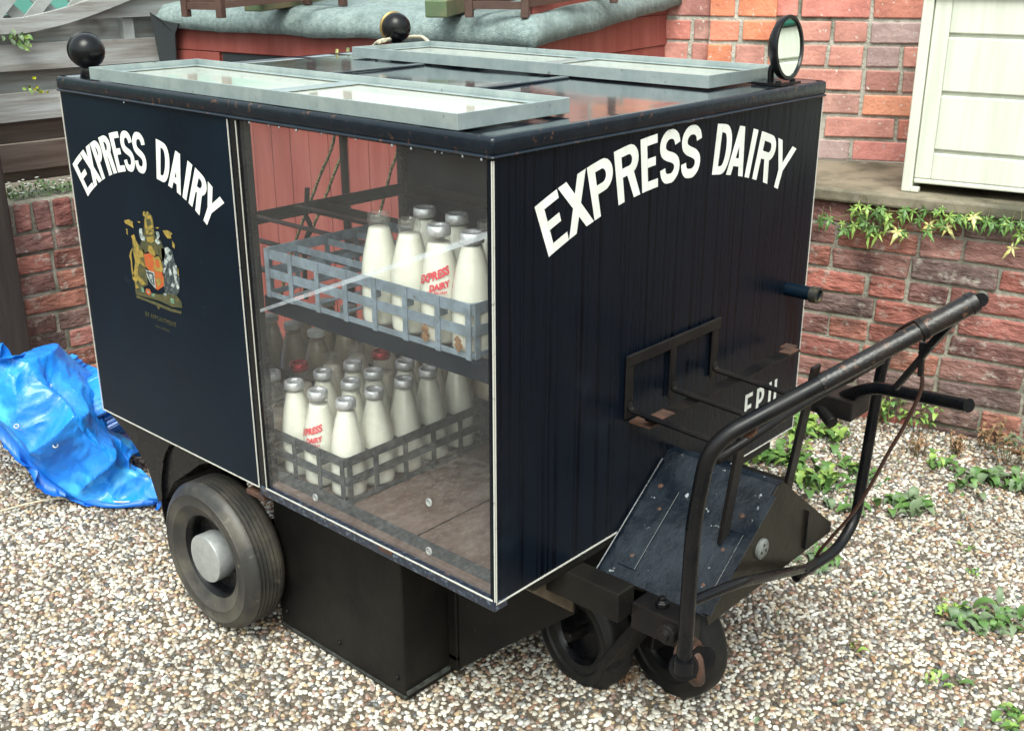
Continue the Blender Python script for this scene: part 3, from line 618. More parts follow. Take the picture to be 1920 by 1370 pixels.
# mirror
mc = hit(1476, 90, 1, .955); mn = Vector((.98, .06, .08)).normalized()
mb = MB(); r = .0635
mb.lathe(mc, mn, [(.02, -.03), (r*.7, -.022), (r, -.008), (r+.003, .004), (r+.002, .0075), (r-.005, .0078), (r-.007, .003)], 40, cap=True); mr = mb.build('mirror', BLACKG, cart, smooth=True, auto=40)
MB().lathe(mc+mn*.0035, mn, [(r-.0065, 0), (r-.0065, .001)], 40).build('mirror_glass', MIRR, mr)
mb = MB(); fb = Vector((mc.x-.03, mc.y-.005, 1.229)); mb.tube(catm([fb, fb+Vector((0, 0, .03)), mc-mn*.022-Vector((0, 0, .03)), mc-mn*.02]), [.007]*19, 10)
mb.box(fb.x-.02, fb.x+.05, fb.y-.045, fb.y+.04, 1.2285, 1.2335).lathe(fb+Vector((.035, -.03, .004)), (0, 0, 1), [(.006, 0), (.006, .005)], 6).lathe(fb+Vector((.035, .03, .004)), (0, 0, 1), [(.006, 0), (.006, .005)], 6); mb.build('mirror_bracket', BLACKG, mr, bev=.001)

# ---- lettering
def stroke(mb, pts, th, fn, lift, closed=False, seg=1):
    P = [Vector((p[0], p[1], 0)) for p in pts]; n = len(P); A_, B_ = [], []
    for i in range(n):
        if i == 0: t = (P[1]-P[0]).normalized(); nn = Vector((-t.y, t.x, 0)); s = 1
        elif i == n-1: t = (P[-1]-P[-2]).normalized(); nn = Vector((-t.y, t.x, 0)); s = 1
        else:
            a = (P[i]-P[i-1]).normalized(); b = (P[i+1]-P[i]).normalized(); t = (a+b).normalized(); nn = Vector((-t.y, t.x, 0)); s = min(1.6, 1/max(.4, nn.dot(Vector((-a.y, a.x, 0)))))
        hw = th[i]/2 if isinstance(th, list) else th/2
        A_.append(P[i]+nn*hw*s); B_.append(P[i]-nn*hw*s)
    vs = [fn(p.x, p.y, lift) for p in A_]+[fn(p.x, p.y, lift) for p in B_]; mb.add(vs, [(i, i+1, n+i+1, n+i) for i in range(n-1)])
def para(mb, xb, xt, hw, fn, lift, y0=0., y1=1.): mb.add([fn(xb-hw, y0, lift), fn(xb+hw, y0, lift), fn(xt+hw, y1, lift), fn(xt-hw, y1, lift)], [(0, 1, 2, 3)])
def sub(a, b, n=6): return [(a[0]+(b[0]-a[0])*k/n, a[1]+(b[1]-a[1])*k/n) for k in range(n+1)]
def glyph(mb, ch, w, t, th, fn):
    """letter of height 1 and width w; t upright stroke, th crossbar thickness"""
    l = 0
    if ch == 'E':
        stroke(mb, sub((t/2, 0), (t/2, 1)), t, fn, 0); stroke(mb, sub((t, th/2), (w, th/2), 3), th, fn, 1); stroke(mb, sub((t, .51), (w*.86, .51), 3), th, fn, 1); stroke(mb, sub((t, 1-th/2), (w*.97, 1-th/2), 3), th, fn, 1)
    elif ch == 'X': para(mb, t*.62, w-t*.62, t*.58, fn, 0); para(mb, w-t*.62, t*.62, t*.58, fn, 1)
    elif ch in 'PR':
        stroke(mb, sub((t/2, 0), (t/2, 1)), t, fn, 0); yb = .42 if ch == 'P' else .46; a, b = 1-th/2, yb+th/2; r = (a-b)/2; rx_ = min(r*.95, w-1.45*t); xs = w-t/2-rx_
        pts = [(t*.9, a), (t*.9+(xs-t*.9)*.6, a)]+[(xs+rx_*math.sin(math.pi*k/10), (a+b)/2+r*math.cos(math.pi*k/10)) for k in range(11)]+[(t*.9, b)]
        stroke(mb, pts, [th, th]+[th+(t-th)*math.sin(math.pi*k/10) for k in range(11)]+[th], fn, 1)
        if ch == 'R': para(mb, w-t*.52, t+(w-t)*.42, t*.54, fn, 2, 0, yb+th*.5)
    elif ch == 'D':
        stroke(mb, sub((t/2, 0), (t/2, 1)), t, fn, 0); a = th/2; pts = [(t, 1-a)]+[((w-t/2)*.30+t*.5+((w-t/2)*.70-t*.5)*math.sin(math.pi*k/14)**.75, .5+(.5-a)*math.cos(math.pi*k/14)) for k in range(15)]+[(t, a)]
        stroke(mb, pts, [th]+[th+(t-th)*math.sin(math.pi*k/14) for k in range(15)]+[th], fn, 1)
    elif ch == 'S':
        sk = [(1.0, .76), (.91, .90), (.70, .985), (.5, 1.0), (.28, .98), (.07, .88), (.0, .745), (.07, .615), (.28, .535), (.5, .49), (.74, .44), (.93, .36), (1.0, .25), (.93, .11), (.70, .01), (.48, 0.), (.22, .02), (.05, .12), (.0, .25)]
        x0_, x1_, y0_, y1_ = t*.48, w-t*.48, th/2, 1-th/2
        pts = [tuple(v)[:2] for v in catm([(x0_+(x1_-x0_)*a, y0_+(y1_-y0_)*b, 0) for a, b in sk], 2)]
        stroke(mb, pts, [th*1.04+(t-th)*.6*math.sin(math.pi*i/(len(pts)-1)) for i in range(len(pts))], fn, 0)
    elif ch == 'A': para(mb, t*.52, w/2-.0, t*.5, fn, 0); para(mb, w-t*.52, w/2, t*.5, fn, 1); stroke(mb, [(t*.8, .27), (w-t*.8, .27)], th, fn, 2)
    elif ch == 'I': stroke(mb, sub((w/2, 0), (w/2, 1)), t, fn, 0)
    elif ch == 'Y': para(mb, w/2, t*.52, t*.5, fn, 0, .40, 1); para(mb, w/2, w-t*.52, t*.5, fn, 1, .40, 1); stroke(mb, [(w/2, 0), (w/2, .46)], t, fn, 2)
def arc_word(layout, c, rb_, rt_, place, t, th, up_tilt=0):
    mb = MB(); h = rt_-rb_
    for ch, a0, a1 in layout:
        rm = (rb_+rt_)/2; w = rm*R(a1-a0)/h
        def fn(x, y, lift, a0=a0, a1=a1, w=w):
            a = R(a0+(a1-a0)*x/w); r = rb_+h*y; return place(c[0]+r*math.sin(a), c[1]+r*math.cos(a), lift)
        glyph(mb, ch, w, t, th, fn)
    return mb
pf_ = lambda a, b, l: (.0008+l*.0002, a, b)
pl_ = lambda a, b, l: (a, -.0008-l*.0002, b)
LF = [('E', -22.4, -19.2), ('X', -19.2, -15.1), ('P', -15.0, -11.4), ('R', -11.0, -7.3), ('E', -6.9, -4.1), ('S', -3.75, -.2), ('S', .05, 3.7), ('D', 6.4, 9.7), ('A', 9.4, 13.2), ('I', 13.4, 14.95), ('R', 15.5, 19.3), ('Y', 19.3, 24.0)]
arc_word(LF, (.5047, .118), .978, 1.074, pf_, .195, .165).build('lettering', LETTER, fp)
LLt = [('E', -38, -31.8), ('X', -31.9, -25.2), ('P', -25, -20.1), ('R', -19.8, -14.4), ('E', -13.8, -8.8), ('S', -8.7, -2.6), ('S', -2.5, 3.8), ('D', 9.0, 15.4), ('A', 15.1, 22), ('I', 22.4, 25.2), ('R', 26, 32), ('Y', 31.5, 39)]
arc_word(LLt, (-1.021, .657), .396, .481, pl_, .186, .155).build('lettering', LETTER, sp)
# fleet number E.P. II in block capitals
def flat_word(mb, chars, o, ex, ez, nn, h):
    for ch, x0, w in chars:
        if ch == '.': mb.add([o+ex*(x0)+nn*.001, o+ex*(x0+.10*h)+nn*.001, o+ex*(x0+.10*h)+ez*.10*h+nn*.001, o+ex*x0+ez*.10*h+nn*.001], [(0, 1, 2, 3)]); continue
        def fn(x, y, l, x0=x0): return o+ex*(x0+x*h)+ez*(y*h)+nn*(.0008+.0002*l)
        glyph(mb, ch, w, .17, .15, fn)
mb = MB(); flat_word(mb, [('E', 0, .50), ('.', .037, .1), ('P', .050, .50), ('.', .083, .1), ('I', .099, .3), ('I', .124, .3)], Vector((0, .806, .512)), Vector((0, 1, 0)), Vector((0, 0, 1)), Vector((1, 0, 0)), .066)
mb.build('fleet_number', LETTER, fp)
def text_mesh(body, size, bold=0., xs=1.):
    cu = bpy.data.curves.new('text', 'FONT'); cu.body = body; cu.size = size; cu.offset = bold; cu.align_x = 'CENTER'; cu.resolution_u = 3
    to = bpy.data.objects.new('text', cu); S.collection.objects.link(to); dg = bpy.context.evaluated_depsgraph_get(); me = bpy.data.meshes.new_from_object(to.evaluated_get(dg))
    vs = [(v.co.x*xs, v.co.y) for v in me.vertices]; fs = [tuple(p.vertices) for p in me.polygons]; bpy.data.objects.remove(to); bpy.data.curves.remove(cu); bpy.data.meshes.remove(me); return vs, fs
for body, x, z, sz in (('BY APPOINTMENT', -1.008, .7245, .0155), ('MILK SUPPLIERS', -1.004, .7065, .0085)):
    vs, fs = text_mesh(body, sz); mb = MB(); mb.add([(x+a, -.001, z+b) for a, b in vs], fs); mb.build('warrant_text', GOLDD, sp)
# royal warrant crest, flat paint shapes (pixel outlines taken to the panel plane)
crest = {}
def cp(x, y): return hit(200+x/4.8909, 360+y/4.8909, 1, -.0010)
def shape(mname, mt, polys, lift=0, jag=0):
    mb = crest.setdefault(mname, (MB(), mt))[0]
    for P in polys:
        q = [cp(x+rnd.uniform(-jag, jag), y+rnd.uniform(-jag, jag)) for x, y in P]; q = [Vector((v.x, -.0008-lift*.0002, v.z)) for v in q]; mb.add(q, [tuple(range(len(q)))])
shape('ground_gold', GOLDD, [[(235, 450), (300, 480), (345, 540), (360, 700), (380, 850), (300, 890), (262, 880), (245, 780), (258, 640), (240, 540)], [(345, 185), (378, 180), (415, 220), (435, 330), (440, 400), (500, 450), (540, 560), (520, 640), (480, 590), (400, 540), (340, 560), (310, 480), (335, 400), (340, 300)]], 0, 2)
shape('ground_slate', CBLU, [[(500, 520), (545, 500), (600, 540), (625, 640), (665, 760), (670, 900), (640, 960), (540, 930), (520, 860), (515, 700)]], 0, 2)
shape('supporter_lion', GOLD, [[(225, 400), (250, 385), (270, 440), (290, 480), (300, 530), (330, 545), (345, 600), (300, 600), (340, 650), (355, 690), (300, 650), (285, 700), (290, 760), (330, 800), (360, 845), (320, 850), (290, 800), (270, 830), (300, 880), (270, 890), (262, 830), (235, 790), (250, 720), (262, 640), (245, 560), (250, 500), (235, 450)],
                              [(215, 540), (235, 510), (240, 530), (225, 570), (235, 640), (240, 720), (255, 780), (235, 770), (222, 700), (220, 630), (205, 590)]], 1, 3)
shape('supporter_unicorn', CSIL, [[(530, 520), (560, 505), (585, 530), (560, 560), (585, 590), (600, 570), (590, 620), (560, 640), (545, 690), (525, 660), (530, 620), (560, 590), (535, 560)],
                                  [(565, 700), (590, 710), (600, 760), (575, 770)], [(600, 830), (625, 850), (615, 880), (590, 860)], [(515, 700), (545, 690), (530, 730), (520, 780), (512, 740)], [(610, 680), (640, 670), (655, 720), (640, 800), (665, 880), (650, 900), (625, 820), (612, 740)]], 1, 3)
shape('shield', CRED, [[(340, 570), (400, 560), (440, 600), (480, 590), (510, 660), (525, 780), (525, 860), (470, 900), (440, 880), (430, 780), (390, 720), (355, 680)]], 1)
shape('shield_gold_quarter', GOLD, [[(430, 600), (480, 590), (510, 660), (515, 735), (440, 720)], [(450, 800), (490, 790), (500, 830), (470, 880)], [(385, 490), (410, 490), (440, 540), (450, 590), (410, 575), (380, 540)]], 2)
shape('shield_red_charge', CRED, [[(450, 620), (480, 625), (490, 680), (470, 700), (448, 670)]], 3)
shape('shield_blue_quarter', CSIL, [[(358, 712), (438, 735), (452, 888), (400, 830), (375, 780)]], 3)
shape('shield_blue_field', CBLU, [[(370, 726), (430, 744), (440, 862), (404, 818), (384, 776)]], 4)
shape('shield_harp', CSIL, [[(390, 748), (420, 755), (428, 830), (402, 800)]], 5)
shape('helmet', GOLD, [[(335, 180), (350, 175), (352, 215), (372, 175), (385, 180), (378, 215), (405, 215), (420, 260), (425, 320), (400, 340), (350, 335), (345, 260), (355, 230), (335, 215)], [(355, 345), (430, 345), (425, 380), (405, 395), (365, 385)], [(362, 415), (425, 410), (435, 450), (410, 470), (370, 450)]], 1, 3)
shape('helmet_shade', GOLDD, [[(362, 250), (400, 245), (410, 300), (375, 320)], [(385, 350), (410, 350), (405, 372), (388, 370)]], 2)
shape('mantling', CSIL, [[(300, 340), (325, 330), (330, 390), (355, 420), (350, 450), (320, 440), (300, 400)], [(450, 360), (475, 365), (485, 410), (470, 440), (495, 470), (470, 485), (440, 450), (460, 420)]], 1, 3)
shape('gold_flourish', GOLD, [[(160, 265), (200, 250), (245, 275), (235, 300), (250, 335), (225, 320), (195, 300), (170, 290)], [(175, 335), (195, 345), (195, 395), (178, 385)], [(515, 355), (560, 350), (605, 380), (585, 400), (595, 430), (560, 425), (535, 400)], [(600, 440), (625, 480), (625, 520), (605, 500)], [(280, 270), (310, 275), (300, 290)], [(445, 320), (480, 325), (465, 340)], [(635, 680), (660, 710), (660, 770), (648, 760)]], 1, 4)
shape('compartment', GOLDD, [[(262, 890), (300, 880), (340, 900), (400, 920), (480, 940), (560, 930), (640, 950), (690, 1010), (690, 1060), (600, 1050), (480, 1000), (380, 970), (270, 940)]], 1, 3)
shape('compartment_green', CGRN, [[(315, 870), (345, 880), (340, 920), (320, 910)], [(415, 930), (440, 935), (435, 965), (410, 955)], [(585, 970), (620, 985), (620, 1025), (580, 1010)]], 2, 3)
shape('tudor_rose', CRED, [[(362, 885), (395, 890), (410, 925), (395, 950), (370, 935), (358, 905)]], 2)
shape('tudor_rose_heart', CSIL, [[(374, 902), (392, 906), (394, 925), (378, 922)], [(525, 925), (550, 935), (545, 960), (525, 945)]], 3)
shape('motto_ribbon', GOLDD, [[(275, 945), (385, 985), (480, 1020), (600, 1070), (690, 1095), (685, 1118), (590, 1095), (470, 1045), (370, 1005), (272, 968)], [(455, 1040), (495, 1050), (478, 1080)]], 2)
big = MB(); mts = []
for nm, (mb, mt) in crest.items():
    if mt not in mts: mts.append(mt)
    big.mi = mts.index(mt); big.add(mb.v, mb.f)
big.build('crest', mts, sp)

# ---- inside racking
rk = MB(); ZR = .835
def angle(p, q, side):   # angle iron: upright leaf and flat leaf
    p, q = Vector(p), Vector(q); rk.bar(p, q, .003, .028); d = (q-p).normalized(); s = d.cross(Vector((0, 0, 1)))*side; rk.bar(p+s*.014+Vector((0, 0, -.0125)), q+s*.014+Vector((0, 0, -.0125)), .026, .003)
angle((-L_+.028, .04, ZR), (-L_+.028, W_-.04, ZR), 1); angle((-L_+.03, W_-.03, ZR), (-.03, W_-.03, ZR), 1); angle((-L_+.03, .67, ZR), (-.03, .67, ZR), 1); angle((-.03, .032, ZR), (-.03, W_-.04, ZR), -1)
build_each(rk, 'rack_rail', BLACK, cart)
MB().box(-.655, -.034, .0305, .033, ZR-.018, ZR+.014).box(-.655, -.034, .033, .055, ZR+.0115, ZR+.014).build('shelf_rail', NAVY, cart)
mb = MB()
for y in (.15, .3, .45, .6): mb.box(-1.29, -.035, y-.012, y+.012, ZR+.0105, ZR+.0135)
build_each(mb, 'shelf_slat', BLACK, cart)
mb = MB(); mb.bar((-L_+.01, .80, .44), (-L_+.01, .80, 1.18), .016, .016, up=(0, 1, 0)); mb.build('rear_upright', BLACK, cart)
mb = MB(); q = [hit(x, y, 0, -L_+.045) for x, y in ((576, 352), (575, 380), (572, 400), (582, 425), (574, 450), (571, 500), (574, 560))]; mb.tube(catm(q, 4), [.007]*25, 8); mb.build('rack_hanger', BLACK, cart)

# ---- under the body
fx = MB()
for x in (-.75, -.56, -.37):
    for z in (.05, .37): fx.lathe((x, .088, z), (0, -1, 0), [(.0065, 0), (.0055, .003), (.001, .0042)], 10)
blm = mat('scuffed_edge', (.05, .055, .05), .6, c2=(.012, .012, .012), sc=40, lo=.4, hi=.6, bump=.3)
und = MB().box(-.772, -.345, .088, .9, .0, H0-.02).build('battery_box', DARK, cart, bev=.004)
MB().box(-.344, -.338, .09, .2155, .018, .026).box(-.772, -.344, .085, .0905, .008, .014).build('box_lip', blm, und)
build_each(fx, 'box_bolt', BLACK, und, smooth=True)
MB().box(-.3445, -.318, .2155, .90, .045, H0-.0205).box(-.3445, -.318, .2155, .235, .02, .06).build('box_end_plate', DARK, und, bev=.003)
ch = MB()
for y in (.22, .80): ch.box(-1.3, .12, y-.025, y+.025, .345, .405)
ch.box(-1.30, -.775, .13, .9, .405, .4245).box(-.34, .0, .1, .94, .405, .4245).box(-1.26, -1.18, .12, .92, .22, .40)
build_each(ch, 'chassis', DARK, cart, bev=.003)
qa, qb = hit(862, 1252, 0, -.316), hit(1078, 1150, 0, -.06); qp = MB(); qp.prism([qa, qb, Vector((qb.x, qb.y, .404)), Vector((qa.x, qa.y, .404))], (-.006, .010, 0)); qp.build('end_skirt', DARK, cart)
MB().prism([hit(x, y, 0, -.050) for x, y in ((1000, 1111), (1077, 1149), (1077, 1100), (1020, 1078))], (-.06, 0, 0)).build('timber_crossmember', mat('oily_timber', (.06, .045, .03), .6, c2=(.12, .09, .06), sc=30, bump=.4), cart, bev=.004)
MB().tube([(-.895, .0, .185), (-.895, 1.04, .185)], .02, 14).build('axle', DARK, cart, smooth=True)
mb = MB(); arcp = []
for k in range(13):
    a = R(100+95*k/12); arcp.append((-.895+.30*math.cos(a), .20+.27*math.sin(a)))
poly = [(x, .055, z) for x, z in arcp]; 
for (x, z), (x2, z2) in zip(arcp, arcp[1:]): mb.add([(x, .05, z), (x2, .05, z2), (x2, .30, z2), (x, .30, z)], [(0, 1, 2, 3)])
q = [hit(x, y, 1, .06) for x, y in ((205, 772), (240, 815), (275, 870), (297, 940), (312, 935), (325, 905), (375, 870), (400, 865))]; mb.prism(q, (0, .85, 0))
o = mb.build('mudguard', BLACKG, cart); s_ = o.modifiers.new('t', 'SOLIDIFY'); s_.thickness = .004
mb = MB(); bq = hit(497, 930, 1, .01); mb.box(-.735, -.672, -.002, .05, .395, .4065).build('bracket_plate', RUST, cart, bev=.002)
# rear wheels
def wheel(name, c, ax, r, wd, rub, hubr, hub, grooves=True, parent=cart):
    c = Vector(c); ax = Vector(ax).normalized(); ri = r*.56; h = wd/2
    prof = [(ri, -h*.72), (ri+.006, -h*.80), (ri+.016, -h*.86), (r*.70, -h*.97), (r*.72, -h*1.01), (r*.735, -h*.98), (r*.80, -h*1.0), (r*.85, -h*1.0), (r*.862, -h*1.03), (r*.875, -h*.975), (r*.93, -h*.90), (r*.965, -h*.76), (r*.985, -h*.66)]
    if grooves:
        gz_ = [-.5, -.3, -.1, .1, .3, .5]
        for q in gz_: prof += [(r*.995, h*(q-.07)), (r*.997, h*(q-.028)), (r*.978, h*(q-.018)), (r*.978, h*(q+.018)), (r*.997, h*(q+.028)), (r*.995, h*(q+.07))]
    else: prof += [(r, -h*.4), (r, h*.4)]
    prof += [(r*.985, h*.66), (r*.965, h*.76), (r*.93, h*.9), (r*.86, h), (r*.76, h), (ri+.016, h*.86), (ri, h*.72)]
    wl = MB().lathe(c, ax, prof, 64, cap=False).build(name, rub, parent, smooth=True, auto=40)
    MB().lathe(c, ax, [(ri+.001, -h*.72), (ri-.006, -h*.6), (ri-.010, -h*.42), (ri*.9, -h*.36), (ri*.88, -h*.1), (ri*.6, -h*.02), (ri*.45, -h*.1), (.001, -h*.1)], 48, cap=False).build('rim', BLACKG, wl, smooth=True, auto=40)
    if hub: MB().lathe(c, ax, [(hubr*.93, -h*.1), (hubr, -h*.3), (hubr, -h*.3-hub), (hubr*.985, -h*.3-hub-.0025), (hubr*.95, -h*.3-hub-.003), (.001, -h*.3-hub-.0032)], 40, cap=False).build('hub_cap', SILVER, wl, smooth=True, auto=40)
    return wl
wheel('wheel', (-.893, .028, .181), (0, 1, 0), .181, .105, RUBBER, .058, .034)
wheel('wheel', (-.893, W_-.03, .181), (0, -1, 0), .181, .105, RUBBER, .058, .034)
# front castor pair with fork
fax = Vector((math.sin(R(10)), math.cos(R(10)), 0)); _a, _b = hit(1094, 1270, 2, 0), hit(1260, 1284, 2, 0); _a.z = _b.z = .124; fc = (_a+_b)/2
fside = Vector((-fax.y, fax.x, 0))
for s_, q_ in ((-1, _a), (1, _b)): wheel('front_wheel', q_, fax, .128, .072, RUBD, .02, 0, grooves=False)
fk = MB(); e0 = hit(1143, 1243, 1, _a.y-.05); t0 = hit(1250, 1120, 1, _a.y-.02); fk.bar(e0, t0, .02, .075, up=fax); fk.lathe(e0, fax*-1, [(.018, -.012), (.018, .012), (.008, .014), (.008, .022)], 16)
fk.tube([_a-fax*.05, _a+fax*.06], .012, 12); fk.bar(_a+fax*.05, Vector((0, .5, .30)), .03, .07, up=fax); fk.bar(_b-fax*.05, Vector((.03, .5, .30)), .03, .07, up=fax)
fk.build('fork', BLACK, cart, bev=.003)
hs_ = MB(); cc = Vector((.03, .40, 0)); hs_.lathe((.0, .5, .27), (0, 0, 1), [(.09, 0), (.09, .02), (.05, .03), (.05, .12)], 24)
hs_.box(.121, .235, .235, .29, .318, .372)
hs_.lathe((.17, .262, .372), (0, 0, 1), [(.014, 0), (.014, .01), (.007, .012), (.007, .02)], 6).lathe((.08, .262, .372), (0, 0, 1), [(.014, 0), (.014, .008)], 6)
hs_.lathe((.205, .235, .345), (0, -1, 0), [(.02, -.02), (.02, .012), (.010, .014), (.010, .02)], 14)
build_each(hs_, 'steering_head', BLACK, cart, bev=.002)
mb = MB(); mb.tube(rounded([(.235, .235, .345), (.27, .225, .33), (.275, .235, .27), (.2, .3, .24)], .03), .013, 10); mb.lathe((.255, .222, .335), (1, -.3, 0), [(.028, -.006), (.028, .006)], 20); mb.build('steering_link', RUST, cart, smooth=True, auto=40)

# gabled motor housing below the handle
ym, yh, zb, za, x1 = .524, .238, .372, .552, .252
hb = MB(); sec = [(ym-yh, zb), (ym-.035, za-.022), (ym-.012, za-.003), (ym+.012, za-.003), (ym+.035, za-.022), (ym+yh, zb)]
vs = [(x, y, z) for x in (.002, x1-.006) for y, z in sec]; n = len(sec); hb.add(vs, [(i, i+1, n+i+1, n+i) for i in range(n-1)])
hc = hb.build('motor_cover', PLATE, cart); md = hc.modifiers.new('t', 'SOLIDIFY'); md.thickness = .003
e_ = MB(); vs = [(x1-.006, y, z-.001) for y, z in sec]+[(x1-.006, ym+yh, zb-.022), (x1-.006, ym-yh+.008, zb-.022)]; e_.prism(vs[::-1], (.004, 0, 0)); 
ep = e_.build('cover_end_plate', mat('oily_end_plate', (.012, .0105, .008), .35, c2=(.018, .015, .011), sc=12, bump=.3, bsc=40, spec=.15), hc, bev=.001)
MB().bar((x1-.004, ym-yh, zb+.004), (x1-.004, ym-.03, za-.018), .018, .004, up=(0, -.6, .8)).build('cover_flange', PLATE, hc)
MB().prism([(x1-.0015, ym+.115, zb-.01), (x1-.0015, ym+.125, zb-.01), (x1-.0015, ym+.125, za-.11), (x1-.0015, ym+.115, za-.103)], (.006, 0, 0)).build('end_plate_seam', BLACK, ep)
dl = hit(1428, 1028, 0, x1); lc = MB().lathe(dl, (1, 0, 0), [(.0205, -.002), (.0205, .003), (.018, .005), (.001, .0052)], 28).build('vent_disc', mat('dull_alloy', (.22, .23, .22), .5, .3, c2=(.13, .14, .14), sc=60), ep, smooth=True, auto=40)
mb = MB()
for a in (90, 210, 330): mb.lathe(dl+Vector((.0045, .009*math.cos(R(a)), .009*math.sin(R(a)))), (1, 0, 0), [(.0032, 0), (.0032, .0012)], 10)
build_each(mb, 'vent_hole', BLACK, lc)
mb = MB()
def onS(x, y, off=.0):   # near slope of the cover: y rises with z
    a, b = sec[0], sec[1]; return Vector((x, a[0]+(b[0]-a[0])*y, a[1]+(b[1]-a[1])*y+off))
for x, y in ((.055, .2), (.055, .62), (.215, .2), (.215, .5), (.215, .8), (.03, .8)):
    mb.lathe(onS(x, y, .0), (0, -.62, .78), [(.006, 0), (.005, .003), (.001, .004)], 10)
build_each(mb, 'rivet', RUST, hc)
MB().prism([onS(.035, .1, .001), onS(.075, .1, .001), onS(.075, .8, .001), onS(.035, .8, .001)], (0, -.0015, .002)).build('cover_strap', PLATE, hc, bev=.001)
MB().prism([onS(.20, .12, .001), onS(.238, .12, .001), onS(.238, .66, .001), onS(.20, .66, .001)], (0, -.0015, .002)).build('cover_strap', PLATE, hc, bev=.001)
MB().tube([(.004, ym-yh-.005, zb+.004), (.004, ym-.035, za-.015)], .0025, 8).build('cover_edge_bead', EDGE, hc)

# steering handle
tip = Vector((.556, .52, .972))
hd = MB(); pth = rounded([(.262, .2, .325), (.264, .2, .60), (.285, .2, .752), tip+Vector((-.04, -.045, -.032))], .05, 7)
H = MB().tube(pth, .0138, 16).build('steering_handle', BLACKG, cart, smooth=True, auto=50)
a = Vector((.285, .2, .752)); dn = (tip-a).normalized()
MB().tube([a.lerp(tip, .42), a.lerp(tip, .80)], .0150, 18).build('handle_sleeve', TUBE, H, smooth=True, auto=50)
MB().tube([a.lerp(tip, .79), a.lerp(tip, .81)], .0185, 18).build('handle_collar', BLACK, H, smooth=True, auto=50)
MB().tube([a.lerp(tip, .81), a.lerp(tip, .975)], [.0168, .0175], 18).tube([a.lerp(tip, .975), a.lerp(tip, 1.0)], [.0185, .018], 18).build('handle_grip', TUBE, H, smooth=True, auto=50)
fp2 = rounded([(.25, .62, .305), (.27, .76, .315), (.272, .83, .36), (.285, .84, .72), (.33, .80, .80), tip+Vector((0, .03, .0)), tip+Vector((.01, -.005, .005))], .06, 7)
MB().tube(fp2, .0115, 14).build('handle_side_tube', BLACKG, H, smooth=True, auto=50)
MB().tube(rounded([(.262, .205, .445), (.285, .32, .44), (.275, .50, .375), (.26, .64, .32)], .05), .0095, 12).build('drag_link', BLACKG, H, smooth=True, auto=50)
MB().tube([(.262, .2, .335), (.262, .2, .31)], .02, 16).lathe((.262, .2, .318), (.5, -.8, .1), [(.026, -.006), (.026, .006)], 20).lathe((.275, .232, .318), (.7, -.3, .1), [(.028, -.004), (.030, .004)], 24).build('handle_foot', BLACKG, H, smooth=True, auto=40)
# upright straps from the cover to the handle and inner rail
us = MB(); us.bar((.205, .40, .46), (.235, .40, .73), .008, .03, up=(0, 1, 0)); us.bar((.21, .62, .46), (.25, .62, .76), .008, .03, up=(0, 1, 0)); build_each(us, 'upright_strap', BLACK, H, bev=.002)
MB().tube(rounded([(.27, .25, .70), (.285, .5, .725), (.30, .80, .735)], .05), .008, 8).build('handle_cross_rail', BLACK, H, smooth=True)
p = a.lerp(tip, .14); MB().lathe(p+Vector((-.004, .018, -.016)), (.3, .8, -.5), [(.016, -.003), (.016, .003)], 14).build('rusty_lug', RUST, H)
s0, s1 = hit(1585, 742, 1, .74), hit(1817, 760, 1, .60)
sk = MB().tube(catm([s0+Vector((-.05, .05, -.05)), s0, hit(1640, 728, 1, .71), hit(1700, 737, 1, .67), s1], 5), [.0125]*21, 14).build('control_bar', BLACKG, H, smooth=True, auto=50)
mb = MB(); mb.fbox(s0+Vector((-.03, .0, -.015)), (1, 0, 0), (0, 1, 0), (0, 0, 1), (-.05, .06), (-.03, .05), (-.025, .018)); mb.lathe(s0+Vector((-.045, -.03, .03)), (.4, -.8, .2), [(.016, -.01), (.016, .01), (.007, .011)], 14)
mb.tube([s0+Vector((-.04, -.02, -.03)), s0+Vector((.0, -.045, -.045))], .013, 12); mb.build('control_bracket', BLACK, H, bev=.003)
MB().lathe(hit(1550, 712, 1, .80), (.5, -.85, 0), [(.020, -.006), (.020, .006), (.007, .007), (.007, .012)], 16).build('bracket_eye', RUST, H)
lv = MB(); L0, L1 = hit(1745, 650, 1, .5), hit(1678, 728, 1, .5); lv.bar(L0, L1, .01, .012, up=(0, -1, .3)); lv.bar(hit(1800, 590, 1, .51), hit(1728, 665, 1, .5), .012, .016, up=(0, -1, .3)); lv.bar(hit(1730, 640, 1, .5), hit(1726, 705, 1, .5), .008, .012, up=(0, -1, .3)); build_each(lv, 'brake_lever', BLACKG, H, bev=.002)
cb_ = [hit(x, y, 1, .52+.2*k/8) for k, (x, y) in enumerate(((1728, 690), (1727, 730), (1700, 790), (1665, 850), (1635, 905), (1600, 960), (1565, 1000), (1535, 1035), (1528, 1050)))]
MB().tube(catm(cb_, 5), [.0035]*41, 8).build('brake_cable', mat('brown_cable', (.05, .02, .014), .45), H, smooth=True)
mb = MB(); mb.bar((.262, .62, .32), hit(1528, 1052, 1, .70), .012, .03, up=(0, 1, 0)); mb.build('cable_arm', BLACK, H, bev=.002)

